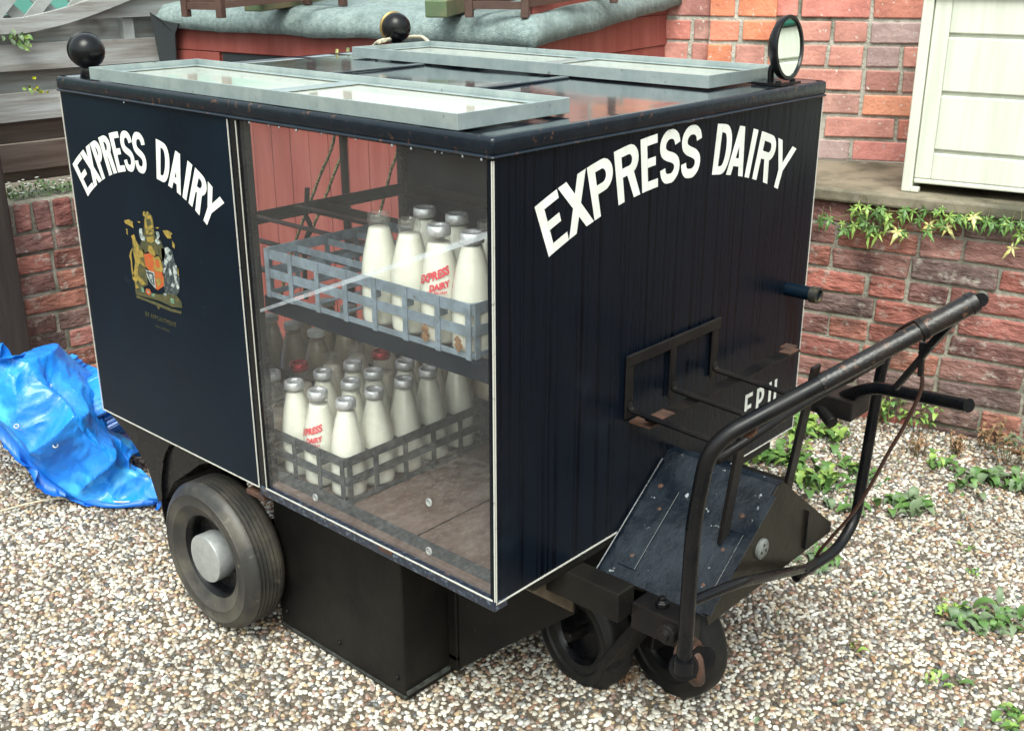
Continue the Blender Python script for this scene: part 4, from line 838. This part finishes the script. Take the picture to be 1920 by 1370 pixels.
# front carrier: flat rack on the panel and rods out to the handle
cr = MB(); X = .006
for y in (.362, .505, .655): cr.bar((X, y, .665), (X, y, .792), .022 if y != .505 else .02, .006, up=(1, 0, 0))
cr.bar((X+.001, .352, .781), (X+.001, .672, .781), .006, .024)
build_each(cr, 'front_rack', BLACK, cart, bev=.003)
cr = MB()
for y in (.362, .505, .655): cr.tube(rounded([(.008, y, .70), (.012, y, .683), (.225, y, .672)], .012), .0058, 8)
build_each(cr, 'carrier_rod', BLACK, cart, smooth=True, auto=40)
MB().bar((.052, .372, .668), (.052, .915, .668), .028, .004).build('carrier_shelf_bar', BLACK, cart)
rbe = MB().bar((.052, .372, .6712), (.052, .43, .6712), .028, .002).bar((.052, .87, .6712), (.052, .915, .6712), .028, .002).bar((.025, .915, .6712), (.051, .915, .6712), .03, .004).bar((.003, .385, .655), (.052, .385, .655), .03, .004)
build_each(rbe, 'rusty_bar_end', RUST, cart)
pc_ = hit(1480, 540, 0, 0); MB().tube([(.0, .955, .788), (.075, .955, .788)], .0155, 24).build('filler_pipe', NAVY, cart, smooth=True, auto=40)
MB().lathe((.06, .955, .788), (1, 0, 0), [(.0158, -.002), (.0185, 0), (.0185, .018), (.0125, .019), (.0115, 0)], 24, cap=False).lathe((.063, .955, .788), (1, 0, 0), [(.0125, 0), (.0125, .001)], 20).build('pipe_collar', mat('worn_brass_black', (.03, .03, .028), .4, .3, c2=(.16, .13, .06), sc=60, lo=.55, hi=.7), cart, smooth=True, auto=40)

# ------------------------------------------------------------------ crates and bottles
def crate(x0, x1, y0, y1, z0, h, nx, ny, mt, label):
    t = thing('bottle_crate', ((x0+x1)/2, (y0+y1)/2, z0), label, 'bottle crate', 'metal strap bottle crates in the cart'); th = .0016
    def ring(z, hh, grow=0., r=.012):
        P = []
        for cx, cy, a0 in ((x1-r, y1-r, 0), (x0+r, y1-r, 90), (x0+r, y0+r, 180), (x1-r, y0+r, 270)):
            for k in range(5): a = R(a0+22.5*k); P.append((cx+(r+grow)*math.cos(a), cy+(r+grow)*math.sin(a)))
        n = len(P); mb = MB(); vs = [(x, y, zz) for zz in (z-hh/2, z+hh/2) for x, y in P]
        c = ((x0+x1)/2, (y0+y1)/2)
        Pi = [(x+(c[0]-x)*th*8, y+(c[1]-y)*th*8) for x, y in P]; vs += [(x, y, zz) for zz in (z-hh/2, z+hh/2) for x, y in Pi]
        fs = []
        for k in range(n):
            j = (k+1) % n; fs += [(k, j, n+j, n+k), (2*n+k, 3*n+k, 3*n+j, 2*n+j), (n+k, n+j, 3*n+j, 3*n+k), (k, 2*n+k, 2*n+j, j)]
        mb.add(vs, fs); return mb
    v = MB()
    for z, hh in ((z0+h-.010, .020), (z0+h*.5, .018), (z0+.006, .010)):
        q = ring(z, hh); v.add(q.v, q.f)
    for i in range(nx+1):
        x = x0+(x1-x0)*i/nx; x = min(max(x, x0+.008), x1-.008)
        for y in (y0-.0012, y1): v.box(x-.006, x+.006, y-.0012, y+.0012, z0, z0+h)
    for j in range(ny+1):
        y = y0+(y1-y0)*j/ny; y = min(max(y, y0+.012), y1-.012)
        for x in (x0-.0012, x1): v.box(x-.0012, x+.0012, y-.006, y+.006, z0, z0+h)
    d = MB()
    for i in range(1, nx): x = x0+(x1-x0)*i/nx; d.box(x-.0008, x+.0008, y0+.002, y1-.002, z0+h*.62, z0+h*.62+.014)
    for j in range(1, ny): y = y0+(y1-y0)*j/ny; d.box(x0+.002, x1-.002, y-.0008, y+.0008, z0+h*.62+.0145, z0+h*.62+.0285)
    d.build('divider', mt, t)
    b = MB()
    for i in range(nx): x = x0+(x1-x0)*(i+.5)/nx; b.box(x-.006, x+.006, y0+.001, y1-.001, z0+.001, z0+.0025)
    v.add(b.v, b.f); v.build('strap_frame', mt, t); return t
UC = crate(-.645, -.078, .031, .345, ZR+.0145, .098, 7, 4, CRATE, 'light galvanised bottle crate on the upper shelf, partly empty')
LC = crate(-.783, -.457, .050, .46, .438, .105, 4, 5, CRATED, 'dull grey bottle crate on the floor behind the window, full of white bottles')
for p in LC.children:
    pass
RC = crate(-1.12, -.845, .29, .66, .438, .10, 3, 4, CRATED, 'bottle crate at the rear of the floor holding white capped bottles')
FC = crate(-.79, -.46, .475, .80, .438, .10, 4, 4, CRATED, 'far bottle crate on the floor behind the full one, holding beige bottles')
PB = [(.030, 0), (.0355, .003), (.0372, .010), (.0372, .078), (.0368, .092), (.0350, .110), (.0313, .132), (.0266, .152), (.0222, .170), (.0192, .180), (.0182, .187), (.0205, .1885), (.0205, .1935), (.0183, .1955), (.0196, .198), (.0196, .2025), (.0172, .2045)]
def proto_bottle(kind):
    t = bpy.data.objects.new('milk_bottle', None); S.collection.objects.link(t); t.location = (0, 0, 0)
    MB().lathe((0, 0, 0), (0, 0, 1), PB+[(.0148, .2035), (.0148, .19)], 28, cap=False).build('glass', BGLASS, t, smooth=True)
    fill = {'white': .184, 'clear': .178, 'print': .176, 'beige': .15, 'red': .155, 'cap': .185, 'dirty': .11, 'plain': .178}[kind]
    mt = {'white': MILK, 'clear': MILK, 'print': MILK, 'beige': MILKB, 'red': MILKD, 'cap': MILKB, 'dirty': MILKB, 'plain': MILKD}[kind]
    pr = [(max(r-.0016, .001), z) for r, z in PB if z <= fill]; r1 = np.interp(fill, [z for _, z in PB], [r for r, _ in PB])-.0016; pr[0] = (.029, .002); pr += [(r1, fill), (.0005, fill)]
    MB().lathe((0, 0, 0), (0, 0, 1), pr, 28, cap=False).build('milk', mt, t, smooth=True)
    if kind in ('white', 'print', 'red', 'dirty'):
        f = MB().lathe((0, 0, 0), (0, 0, 1), [(.0182, .1885), (.0208, .1895), (.0210, .1965), (.0205, .2045), (.0190, .2065), (.0140, .2055), (.0130, .2025), (.0005, .2020)], 28, cap=False); f.build('foil_cap', FOILR if kind == 'red' else FOIL, t, smooth=True)
    if kind == 'cap': MB().lathe((0, 0, 0), (0, 0, 1), [(.0206, .194), (.0210, .205), (.0195, .2075), (.0005, .208)], 24, cap=False).build('white_cap', CAPW, t, smooth=True)
    if kind == 'print':
        for body, size, th0, z0_, slope, bd in (('EXPRESS', .0195, 0, .118, .42, .0009), ('DAIRY', .0145, .30, .1025, .30, .0008), ('LTD. FINCHLEY', .006, .18, .0945, .0, .0002)):
            vs, fs = text_mesh(body, size, bd, .86); mb = MB(); V = []
            for a, b in vs:
                z = z0_+b+a*slope*.8; r = float(np.interp(z, [q[1] for q in PB], [q[0] for q in PB]))+.0007; th = a/.036+th0; ang = R(-65)+th; V.append((r*math.cos(ang), r*math.sin(ang), z))
            mb.add(V, fs); mb.build('printed_word', REDINK, t)
    return t
protos = {k: proto_bottle(k) for k in ('white', 'clear', 'print', 'beige', 'red', 'cap', 'dirty', 'plain')}
used_ = set()
def bottle(kind, x, y, z, label, group, rot=0.):
    src = protos[kind]
    if kind in used_:
        c = src.copy(); S.collection.objects.link(c)
        for ch_ in src.children: d = ch_.copy(); S.collection.objects.link(d); d.parent = c
    else: c = src; used_.add(kind)
    c.location = (x, y, z); c.rotation_euler = (rnd.uniform(-.02, .02), rnd.uniform(-.02, .02), rot); tag(c, label, 'milk bottle', group); return c
GU, GL_ = 'milk bottles in the upper shelf crate', 'milk bottles in the lower floor crate'
zu, zl = ZR+.017, .4415
for k, (kind, nm) in enumerate((('clear', 'white milk bottle without foil, leftmost in the front row of the upper crate'), ('clear', 'dusty white foilless bottle second from the left at the front of upper crate'),
                                ('print', 'red lettered milk bottle in the front row of the upper crate'), ('white', 'silver topped milk bottle beside the front corner post in the upper crate'))):
    bottle(kind, (-.347, -.268, -.190, -.116)[k], .071, zu, nm, GU, (0, 1.7, 0, 2)[k])
for k, (x, y, kind, nm) in enumerate(((-.310, .150, 'white', 'silver topped milk bottle behind the second bottle of the upper crate'), (-.228, .150, 'white', 'silver topped milk bottle right behind the red lettered upper bottle'),
                                      (-.147, .150, 'clear', 'foilless milk bottle second from the front at the corner post end'), (-.190, .228, 'clear', 'foilless milk bottle in the third row of the upper crate'),
                                      (-.112, .228, 'plain', 'dusty milk bottle deepest at the post end of the upper crate'))): bottle(kind, x, y, zu, nm, GU, k)
cols = (-.742, -.662, -.582, -.502); rows = (.093, .171, .252, .335, .418)
grid_ = [('dirty', 'white', 'print', 'white'), ('red', 'white', 'white', 'white'), ('plain', 'white', 'white', 'white'), ('plain', 'red', 'white', 'white'), ('plain', 'plain', 'plain', 'clear')]
rn = ('front', 'second', 'third', 'fourth', 'rear'); cn = ('window frame end', 'second place', 'third place', 'open floor end')
dn = {'dirty': 'yellowed half full silver topped', 'white': 'silver topped white', 'print': 'red lettered silver topped', 'red': 'red foil topped', 'plain': 'dusty foilless', 'clear': 'clear necked foilless'}
for j, y in enumerate(rows):
    for i, x in enumerate(cols):
        kk = grid_[j][i]; bottle(kk, x+rnd.uniform(-.003, .003), y+rnd.uniform(-.003, .003), zl, '%s milk bottle, %s row of lower crate, %s' % (dn[kk], rn[j], cn[i]), GL_, -.25 if kk == 'print' else rnd.random()*6)
rp = [(-1.066, .331), (-.979, .329), (-.889, .328), (-1.066, .42), (-.979, .42), (-.889, .42), (-1.066, .51), (-.979, .51), (-.889, .51)]
for k, (x, y) in enumerate(rp): bottle('cap', x, y, zl, 'white capped beige bottle, %s row of the rear crate, %s' % (('near', 'middle', 'far')[k//3], ('at its fence end', 'in the middle', 'nearest the other crates')[k % 3]), 'white capped bottles in the rear crate', k)
for j, y in enumerate((.515, .60)):
    for i, x in enumerate((-.75, -.667, -.585, -.50)): bottle('beige', x, y, zl, 'beige foilless bottle in the far floor crate, %s row, %s' % (('near', 'far')[j], cn[i]), 'beige bottles in the far floor crate', i)
# dried leaves caught against the upper bottles
for (px, py), lb_ in (((797, 625), 'curled dry brown leaf stuck before the red lettered upper bottle'), ((858, 645), 'small dry brown leaf scrap before the corner bottle of the upper crate')):
    c = hit(px, py, 1, .024); mb = MB()
    for k in range(9):
        a = rnd.random()*6.3; d = Vector((math.cos(a), rnd.uniform(-.2, .2), math.sin(a)*1.3))*rnd.uniform(.006, .014); s_ = Vector((-d.z, rnd.uniform(-.004, .004), d.x))*.5; mb.add([c-d*.2, c+d*.5+s_, c+d, c+d*.5-s_], [(0, 1, 2, 3)])
    o = mb.build('dry_leaf', DRY); tag(o, lb_, 'dry leaf')

# ------------------------------------------------------------------ blue tarpaulin
TR = [[(-140, 705, .36), (-60, 745, .30), (0, 797, .235), (32, 833, .19), (64, 868, .135), (96, 903, .075), (150, 938, .016), (200, 947, .010), (260, 944, .010), (303, 939, .010)],
      [(-140, 640, .43), (-45, 685, .40), (0, 715, .38), (35, 750, .33), (75, 795, .27), (130, 815, .25), (185, 880, .13), (230, 915, .05), (265, 915, .045), (299, 925, .035)],
      [(-140, 600, .48), (-60, 635, .46), (0, 668, .44), (45, 690, .41), (90, 720, .38), (145, 755, .33), (190, 810, .24), (230, 860, .14), (262, 880, .10), (285, 890, .08)],
      [(-130, 600, .47), (-60, 640, .46), (0, 662, .45), (45, 650, .44), (100, 643, .43), (140, 665, .39), (180, 700, .33), (205, 765, .24), (228, 810, .18), (255, 845, .13)]]
P = [[hit(x, y, 2, z) for x, y, z in r] for r in TR]
P.append([v+Vector((-.20, .14, -.06-v.z*.35)) for v in P[-1]]); P.append([Vector((v.x-.2, v.y+.1, .02)) for v in P[-1]])
rows_ = [catm(r, 26) for r in P]; colsn = len(rows_[0]); G = [catm([rows_[j][i] for j in range(len(rows_))], 26) for i in range(colsn)]; rn_ = len(G[0])
def crumple(p):
    p = Vector(p); w_ = Vector((noise.noise(p*2), noise.noise(p*2+Vector((9, 0, 0))), noise.noise(p*2+Vector((0, 9, 0)))))*.12; p = p+w_
    return .05-.14*abs(noise.noise(p*2.8+Vector((4, 2, 1))))-.085*abs(noise.noise(p*5.2+Vector((1, 7, 3))))-.014*abs(noise.noise(p*15))-.005*abs(noise.noise(p*32))
vs = []
for i in range(colsn):
    for j in range(rn_):
        a = G[min(i+1, colsn-1)][j]-G[max(i-1, 0)][j]; b = G[i][min(j+1, rn_-1)]-G[i][max(j-1, 0)]; n_ = a.cross(b); n_ = n_.normalized() if n_.length > 1e-9 else Vector((0, 0, 1))
        if n_.dot(Vector((.5, -.55, .75))) < 0: n_ = -n_
        e_ = (min(1, j/12)*.85+.15)*(.35+.65*min(1, i/(colsn*.4))); v = G[i][j]+n_*(crumple(G[i][j])-.012)*e_; v.z = max(v.z, gz(v.x, v.y)+.010); vs.append(v)
mb = MB(); mb.add(vs, [(i*rn_+j, (i+1)*rn_+j, (i+1)*rn_+j+1, i*rn_+j+1) for i in range(colsn-1) for j in range(rn_-1)])
tp = mb.build('tarpaulin', TARP, smooth=True, auto=22); tag(tp, 'crumpled bright blue tarpaulin heaped on gravel beside the cart rear', 'tarpaulin')
tp.modifiers.new('t', 'SOLIDIFY').thickness = .0015
hemv = []
for i in range(colsn): 
    v0 = vs[i*rn_]; v1 = vs[i*rn_+3]; w0 = v0+(v0-v1)*.0; out_ = (v0-v1); out_.z = 0; out_ = out_.normalized() if out_.length > 1e-6 else Vector((1, -1, 0)).normalized()
    k = min(1, v0.z/.12); hemv += [v1+Vector((0, 0, .004)), v0+out_*.006+Vector((0, 0, .003)), v0+out_*.004+Vector((0, 0, -.05*k-.004)), v0-out_*.035+Vector((0, 0, -.065*k-.004))]
for v in hemv: v.z = max(v.z, gz(v.x, v.y)+.006)
mb = MB(); mb.add(hemv, [(i*4+k, (i+1)*4+k, (i+1)*4+k+1, i*4+k+1) for i in range(colsn-1) for k in range(3)]); mb.build('folded_hem', TARPD, tp, smooth=True)
for (px, py, z_) in ((31, 799, .265), (104, 835, .205)):
    c = hit(px, py, 2, z_); dcm = (Vector(CAM)-c).normalized(); nn = (dcm+Vector((0, 0, .8))).normalized(); c = c+dcm*.012; u = nn.orthogonal().normalized(); w2 = nn.cross(u)
    mb = MB(); mb.tube([c+(u*math.cos(a)+w2*math.sin(a))*.0062 for a in [k*math.pi/8 for k in range(16)]], .0021, 6, closed=True); mb.build('eyelet', SILVER, tp, smooth=True)

# rain drops hanging from the roof lip
mb = MB()
for x in (-.61, -.55, -.52, -.47, -.40, -.31, -.22, -.175, -.12, -.105, -.06, -.02, -1.05): rr = rnd.uniform(.0013, .0022); mb.lathe((x, -.0035, 1.1985-rr), (0, 0, 1), [(max(.0002, rr*math.sin(math.pi*k/8)), -rr*1.3*math.cos(math.pi*k/8)) for k in range(9)], 10)
build_each(mb, 'water_drop', mat('water', (.35, .4, .43), .03, .4), cart, smooth=True)
# ------------------------------------------------------------------ ropes and cords
def rope(pts, r, mt, label, n=6):
    c = catm(pts, n); mb = MB(); ph = 0; rs = [r*(1+.12*math.sin(k*1.9)) for k in range(len(c))]; mb.tube(c, rs, 8); o = mb.build('rope', mt, smooth=True); tag(o, label, 'rope'); return o
rope([hit(700, 88, 1, 1.03), hit(712, 78, 2, 1.268), hit(735, 74, 2, 1.262), hit(765, 70, 2, 1.264), hit(790, 70, 2, 1.26), hit(802, 78, 2, 1.25), hit(806, 84, 1, 1.05)], .0055, ROPEW, 'pale twisted rope lying round the brass ringed corner lamp', 8)
xr = -L_-.02
rope([Vector((xr+.0, hit(630, 250, 0, xr).y+.02, 1.24))]+[hit(x, y, 0, xr) for x, y in ((628, 250), (600, 330), (566, 420), (542, 490), (515, 600), (492, 650))], .0042, ROPEG, 'green and yellow cord hanging nearest the window frame behind the rack')
rope([Vector((xr-.02, hit(655, 240, 0, xr-.02).y+.01, 1.24))]+[hit(x, y, 0, xr-.02) for x, y in ((652, 245), (625, 330), (598, 400), (570, 470), (545, 560))], .0042, ROPEG, 'green and yellow cord hanging just before the dark rear upright')
rope([Vector((xr-.0, hit(752, 240, 0, xr).y, 1.24))]+[hit(x, y, 0, xr) for x, y in ((747, 265), (733, 320), (715, 390), (700, 440), (680, 520))], .0042, ROPEG, 'green and yellow cord hanging beside the dark far panel')
rope([hit(x, y, 2, .012) for x, y in ((-60, 975), (0, 958), (60, 942), (110, 934), (170, 936), (230, 941), (280, 938), (330, 934))], .003, ROPEW, 'thin pale cord lying on the gravel along the tarpaulin hem')

# ------------------------------------------------------------------ plants
def leaf(mb, p, d, ln, wd, up=(0, 0, 1), curl=.5, lobes=0, mi=0, seg=7):
    d = Vector(d).normalized(); up = Vector(up); s = d.cross(up); s = s.normalized() if s.length > 1e-4 else Vector((1, 0, 0)); u = s.cross(d); vs = []; mb.mi = mi
    for k in range(seg+1):
        t = k/seg; c = Vector(p)+d*ln*t+u*(ln*.25*math.sin(t*2.2))-Vector((0, 0, 1))*ln*curl*t*t*.6
        w_ = wd*.5*math.sin(math.pi*min(1, t*.92+.06))**.8*(1 if not lobes else (1 if k % 2 else .55))
        if k == seg: w_ = .0004
        vs += [c-s*w_+u*w_*.35, c, c+s*w_+u*w_*.35]
    mb.add(vs, [(3*k+a, 3*k+a+1, 3*k+a+4, 3*k+a+3) for k in range(seg) for a in (0, 1)])
def weed(px, py, size, n, mts, label, cat='weed', kind='rosette', name='weed', group='weeds in the gravel near the wall'):
    c = hit(px, py, 2, 0.0); c.z = gz(c.x, c.y); t = thing(name, c, label, cat, group); mb = MB(); st = MB()
    n = int(n*1.7)
    for k in range(n):
        a = rnd.random()*6.283; el = rnd.uniform(.15, 1.0) if kind != 'stalk' else rnd.uniform(.7, 1.4); ln = size*rnd.uniform(.25, .85)
        if kind == 'rosette':
            b = c+Vector((rnd.gauss(0, size*.36), rnd.gauss(0, size*.36), .002)); leaf(mb, b, (math.cos(a)*math.cos(el), math.sin(a)*math.cos(el), math.sin(el)), ln, ln*rnd.uniform(.34, .5), curl=rnd.uniform(.4, 1.), lobes=rnd.random() < .5, mi=rnd.randrange(len(mts)))
        else:
            b = c+Vector((rnd.gauss(0, size*.2), rnd.gauss(0, size*.2), 0)); tp_ = b+Vector((rnd.gauss(0, size*.25), rnd.gauss(0, size*.25), size*rnd.uniform(.6, 1.1))); mid = b.lerp(tp_, .5)+Vector((rnd.gauss(0, size*.06), rnd.gauss(0, size*.06), 0))
            st.tube(catm([b, mid, tp_], 4), .0013, 5)
            for q in range(5):
                pos = b.lerp(tp_, rnd.uniform(.25, 1)); aa = rnd.random()*6.28; leaf(mb, pos, (math.cos(aa), math.sin(aa), rnd.uniform(-.1, .8)), size*rnd.uniform(.18, .36), size*rnd.uniform(.08, .15), curl=.8, mi=rnd.randrange(len(mts)))
    mb.build('leaves', mts, t, smooth=True)
    if st.v: st.build('stem', STEM, t, smooth=True)
    return t
A1, B1, D1 = [LEAFA, LEAFA, LEAFB], [LEAFB, LEAFA], [LEAFD, LEAFA]
for q in ((1425, 862, .10, 26, A1, 'broad leaved green weed between the near handle leg and strap'), (1478, 858, .10, 26, A1, 'bright leafy weed clump directly under the handle grip tube'),
          (1530, 905, .11, 34, A1, 'large spreading leafy weed just left of the far handle leg'), (1500, 805, .11, 28, A1, 'leafy weed against the cart corner beside the wall'),
          (1560, 815, .10, 16, B1, 'broad pale leaf weed at the wall foot behind the handle'), (1600, 880, .07, 16, A1, 'small green weed half hidden by the far handle leg'),
          (1590, 950, .07, 16, D1, 'low green weed beside the bend of the far handle leg'), (1625, 905, .06, 12, D1, 'dull little weed right of the far handle leg'),
          (1700, 950, .09, 22, D1, 'low sprawling weed in open gravel right of the brake cable'), (1760, 868, .07, 18, A1, 'bright small weed clump in the gravel near the wall'),
          (1808, 905, .09, 12, D1, 'weed with long drooping dark leaves near the wall'), (1860, 895, .09, 24, D1, 'feathery green weed patch close to the frame edge'),
          (1905, 905, .08, 20, D1, 'dull green weed by the wall foot at the far right'), (1548, 1052, .07, 16, [LEAFA, LEAFD], 'small weed beneath the end of the cable arm'),
          (1520, 1075, .05, 8, D1, 'tiny weed under the motor cover end'), (1765, 1272, .045, 9, B1, 'bright green seedling alone in the lower gravel'),
          (1830, 1170, .08, 22, D1, 'sprawling weed in the open gravel right of the cart'), (1790, 1150, .06, 14, B1, 'light green weed at the tip of the sprawling patch'),
          (1885, 1165, .07, 16, D1, 'grey green weed beside the sprawling patch near the edge'), (1912, 1350, .06, 16, A1, 'green weed at the bottom corner of the gravel'),
          (1822, 1075, .03, 6, B1, 'tiny lime seedling in bare gravel'), (1812, 1032, .03, 6, B1, 'tiny twin leaf seedling below the long leaved weed'), (1600, 1222, .05, 5, [LEAFB, DRY], 'olive brown leaf sprig lying on open gravel')):
    weed(*q)
for q in ((1655, 790, .13, 7, A1, 'upright leafy weed stalk growing at the wall foot'), (1720, 800, .13, 6, B1, 'tall thin weed by the wall behind the control bar'), (1560, 790, .10, 6, A1, 'short upright weed between wall and handle bracket')): weed(*q, kind='stalk')
for q in ((1850, 840, .10, 6, [DRY], 'dry brown seed stalk at the wall foot'), (1790, 845, .07, 7, [DRY], 'low withered brown plant at the wall foot'), (1885, 868, .12, 6, [DRY, LEAFD], 'withered brown plant with green base near the frame edge'), (1720, 845, .06, 8, [DRY], 'crumbled brown dead weed by the brake cable')): weed(*q, kind='stalk', name='dead_weed', cat='dead weed')
mb = MB()
for k in range(520):
    t_ = rnd.random(); px = rnd.uniform(1380, 1960); py = rnd.uniform(790, 1000) if rnd.random() < .75 else rnd.uniform(1000, 1370)
    if py < 770+(px-1500)*.17: continue
    c = hit(px, py, 2, .006); c.z = gz(c.x, c.y)+.006; a = rnd.random()*6.28; leaf(mb, c, (math.cos(a), math.sin(a), rnd.uniform(-.1, .3)), rnd.uniform(.008, .026), rnd.uniform(.004, .012), curl=rnd.uniform(-.3, .5), seg=3, mi=rnd.choice((0, 0, 0, 1, 2)))
o = mb.build('leaf_litter', [DRY, LEAFD, SOIL]); tag(o, 'scattered dead leaf scraps and tiny seedlings over the gravel by the wall', 'leaf litter', kind='stuff')
c = hit(1165, 1272, 2, .03); t = thing('dry_grass_tuft', (c.x, c.y, .02), 'dry brown grass tuft between the small front wheels', 'grass tuft'); mb = MB()
for k in range(70): a = rnd.random()*6.28; leaf(mb, c+Vector((rnd.gauss(0, .022), rnd.gauss(0, .016), -.005)), (math.cos(a)*.5, math.sin(a)*.5, .8), rnd.uniform(.02, .045), .003, curl=.6, seg=4)
mb.build('blades', DRY, t)
# sprigs on the fence and white flowers on the garden wall
def sprig(px, py, size, n, mts, label, off=.055, name='leaf_sprig', cat='sprig'):
    c = hitp(px, py, nF, kf+off); t = thing(name, c, label, cat); mb = MB()
    for k in range(n):
        q = c+eF*rnd.gauss(0, size*.45)+Vector((0, 0, rnd.gauss(0, size*.28)))+nF*rnd.uniform(0, .03); a = rnd.random()*6.28; leaf(mb, q, eF*math.cos(a)+Vector((0, 0, math.sin(a)))+nF*.5, size*rnd.uniform(.25, .45), size*.2, up=nF, curl=.3, mi=rnd.randrange(len(mts)))
    mb.build('leaves', mts, t, smooth=True); st = MB().tube(catm([c-nF*off*.8, c-nF*.01, c+nF*.02+Vector((0, 0, -.01))], 4), .0012, 5); st.build('stem', STEM, t); return t
sprig(38, 68, .07, 16, [LEAFA, LEAFD, LEAFB], 'green leafy sprig pushing through the fence near its top', .06); sprig(58, 162, .055, 9, [LEAFY, LEAFY, LEAFB], 'bright yellow green sprig growing out between two fence boards', .06)
c = pF-nF*.09+Vector((0, 0, .66)); t = thing('wall_flowers', Vector((c.x, c.y, .655)), 'low green plant with small white flowers on the garden wall top', 'flowering plant'); mb = MB(); fl = MB()
for k in range(240):
    px = rnd.uniform(8, 150); b = hitp(px, 366, nF, kF-.10); b.z = .657; b = b+nF*rnd.uniform(-.03, .05); a = rnd.random()*6.28; p = b+Vector((0, 0, rnd.uniform(.0, .05)*(1-abs(px-60)/140)))
    leaf(mb, p, (math.cos(a), math.sin(a), rnd.uniform(0, 1)), rnd.uniform(.014, .028), .009, curl=.5, mi=rnd.randrange(2), seg=4)
    if k % 4 == 0:
        q = p+Vector((0, 0, .018))
        for m_ in range(4): aa = a+m_*1.57; leaf(fl, q, (math.cos(aa), math.sin(aa), .5), .008, .007, curl=.1, seg=3)
mb.build('leaves', [LEAFD, LEAFA], t, smooth=True); fl.build('flowers', PETAL, t)
# creeper hanging under the ledge
def onL(x, y, off): return hitp(x, y, (nL.x, nL.y, 0), kL+off)
c = onL(1700, 400, .03); cr_ = thing('trailing_creeper', c, 'star leaved green and cream creeper trailing under the concrete ledge', 'creeper'); mb = MB(); st = MB()
def star(p, s, mi, tilt):
    mb.mi = mi; n_ = (nL+Vector((rnd.gauss(0, .5), rnd.gauss(0, .3), rnd.uniform(.1, .9)))).normalized(); u = n_.orthogonal().normalized(); v = n_.cross(u); dn_ = Vector((0, 0, -1)); dn_ = (dn_-n_*dn_.dot(n_)).normalized(); sd_ = n_.cross(dn_)
    vs = [p]; m_ = 5; a0 = tilt
    for k in range(5):
        a = a0+(k-2)*1.12; l = s*(1.15, .8, 1, .8, 1.15)[k] if False else s*(.7, .85, 1.25, .85, .7)[k]
        d = dn_*math.cos(a)+sd_*math.sin(a); e = dn_*math.cos(a+.5)+sd_*math.sin(a+.5); e0 = dn_*math.cos(a-.38)+sd_*math.sin(a-.38)
        vs += [p+e0*l*.36-n_*s*.03, p+d*l*.6+n_*s*.05, p+d*l-n_*s*.22, p+e*l*.36-n_*s*.03]
    fs = []
    for k in range(5): b = 1+4*k; fs += [(0, b, b+1), (b, b+2, b+1), (b+1, b+2, b+3), (0, b+1, b+3)]
    mb.add(vs, fs)
LV = [(1545, 412), (1556, 420), (1575, 425), (1590, 432), (1597, 396), (1608, 388), (1612, 405), (1622, 392), (1628, 415), (1636, 425), (1630, 440), (1640, 398), (1648, 388), (1660, 395), (1655, 412), (1665, 425), (1678, 432), (1690, 428), (1696, 390), (1704, 440), (1716, 392), (1724, 410), (1735, 400), (1748, 398), (1758, 415),
      (1778, 405), (1785, 425), (1792, 412), (1800, 400), (1812, 405), (1820, 418), (1828, 410), (1840, 405), (1850, 412), (1872, 424), (1884, 418), (1892, 415), (1905, 430), (1915, 440), (1925, 420), (1940, 432), (1960, 425), (1600, 420), (1645, 435), (1685, 408), (1740, 425), (1765, 392), (1860, 400), (1880, 408), (1898, 452)]
for i, (x, y) in enumerate(LV):
    for q in range(1+(i % 3 == 0)):
        p = onL(x+rnd.gauss(0, 5), y+rnd.gauss(0, 4)+q*2, rnd.uniform(.02, .055)); star(p, rnd.uniform(.026, .042), rnd.choice((0, 0, 1, 1, 1, 2)) if q == 0 else 0, rnd.gauss(0, .5))
        st.tube(catm([p, p-nL*.012+Vector((0, 0, .015)), p-nL*.02+Vector((rnd.gauss(0, .01), 0, .035))], 3), .0008, 4)
mb.build('star_leaves', [LEAFA, LEAFB, LEAFC], cr_, smooth=False)
st.tube(catm([onL(x, y, .02) for x, y in ((1535, 404), (1560, 410), (1600, 400), (1650, 396), (1720, 398), (1800, 402), (1880, 410), (1980, 424))], 5), .0018, 6); st.build('stem', STEM, cr_)

# ------------------------------------------------------------------ put the origin of every one-mesh thing at its own base
for o in list(S.collection.objects):
    if o.type == 'MESH' and o.parent is None and o.name not in ('gravel', 'ground'):
        xs = np.array([v.co[:] for v in o.data.vertices]); c = Vector(((xs[:, 0].min()+xs[:, 0].max())/2, (xs[:, 1].min()+xs[:, 1].max())/2, xs[:, 2].min()))
        o.data.transform(Matrix.Translation(-c)); o.location = c
        for ch_ in o.children: ch_.data.transform(Matrix.Translation(-c))
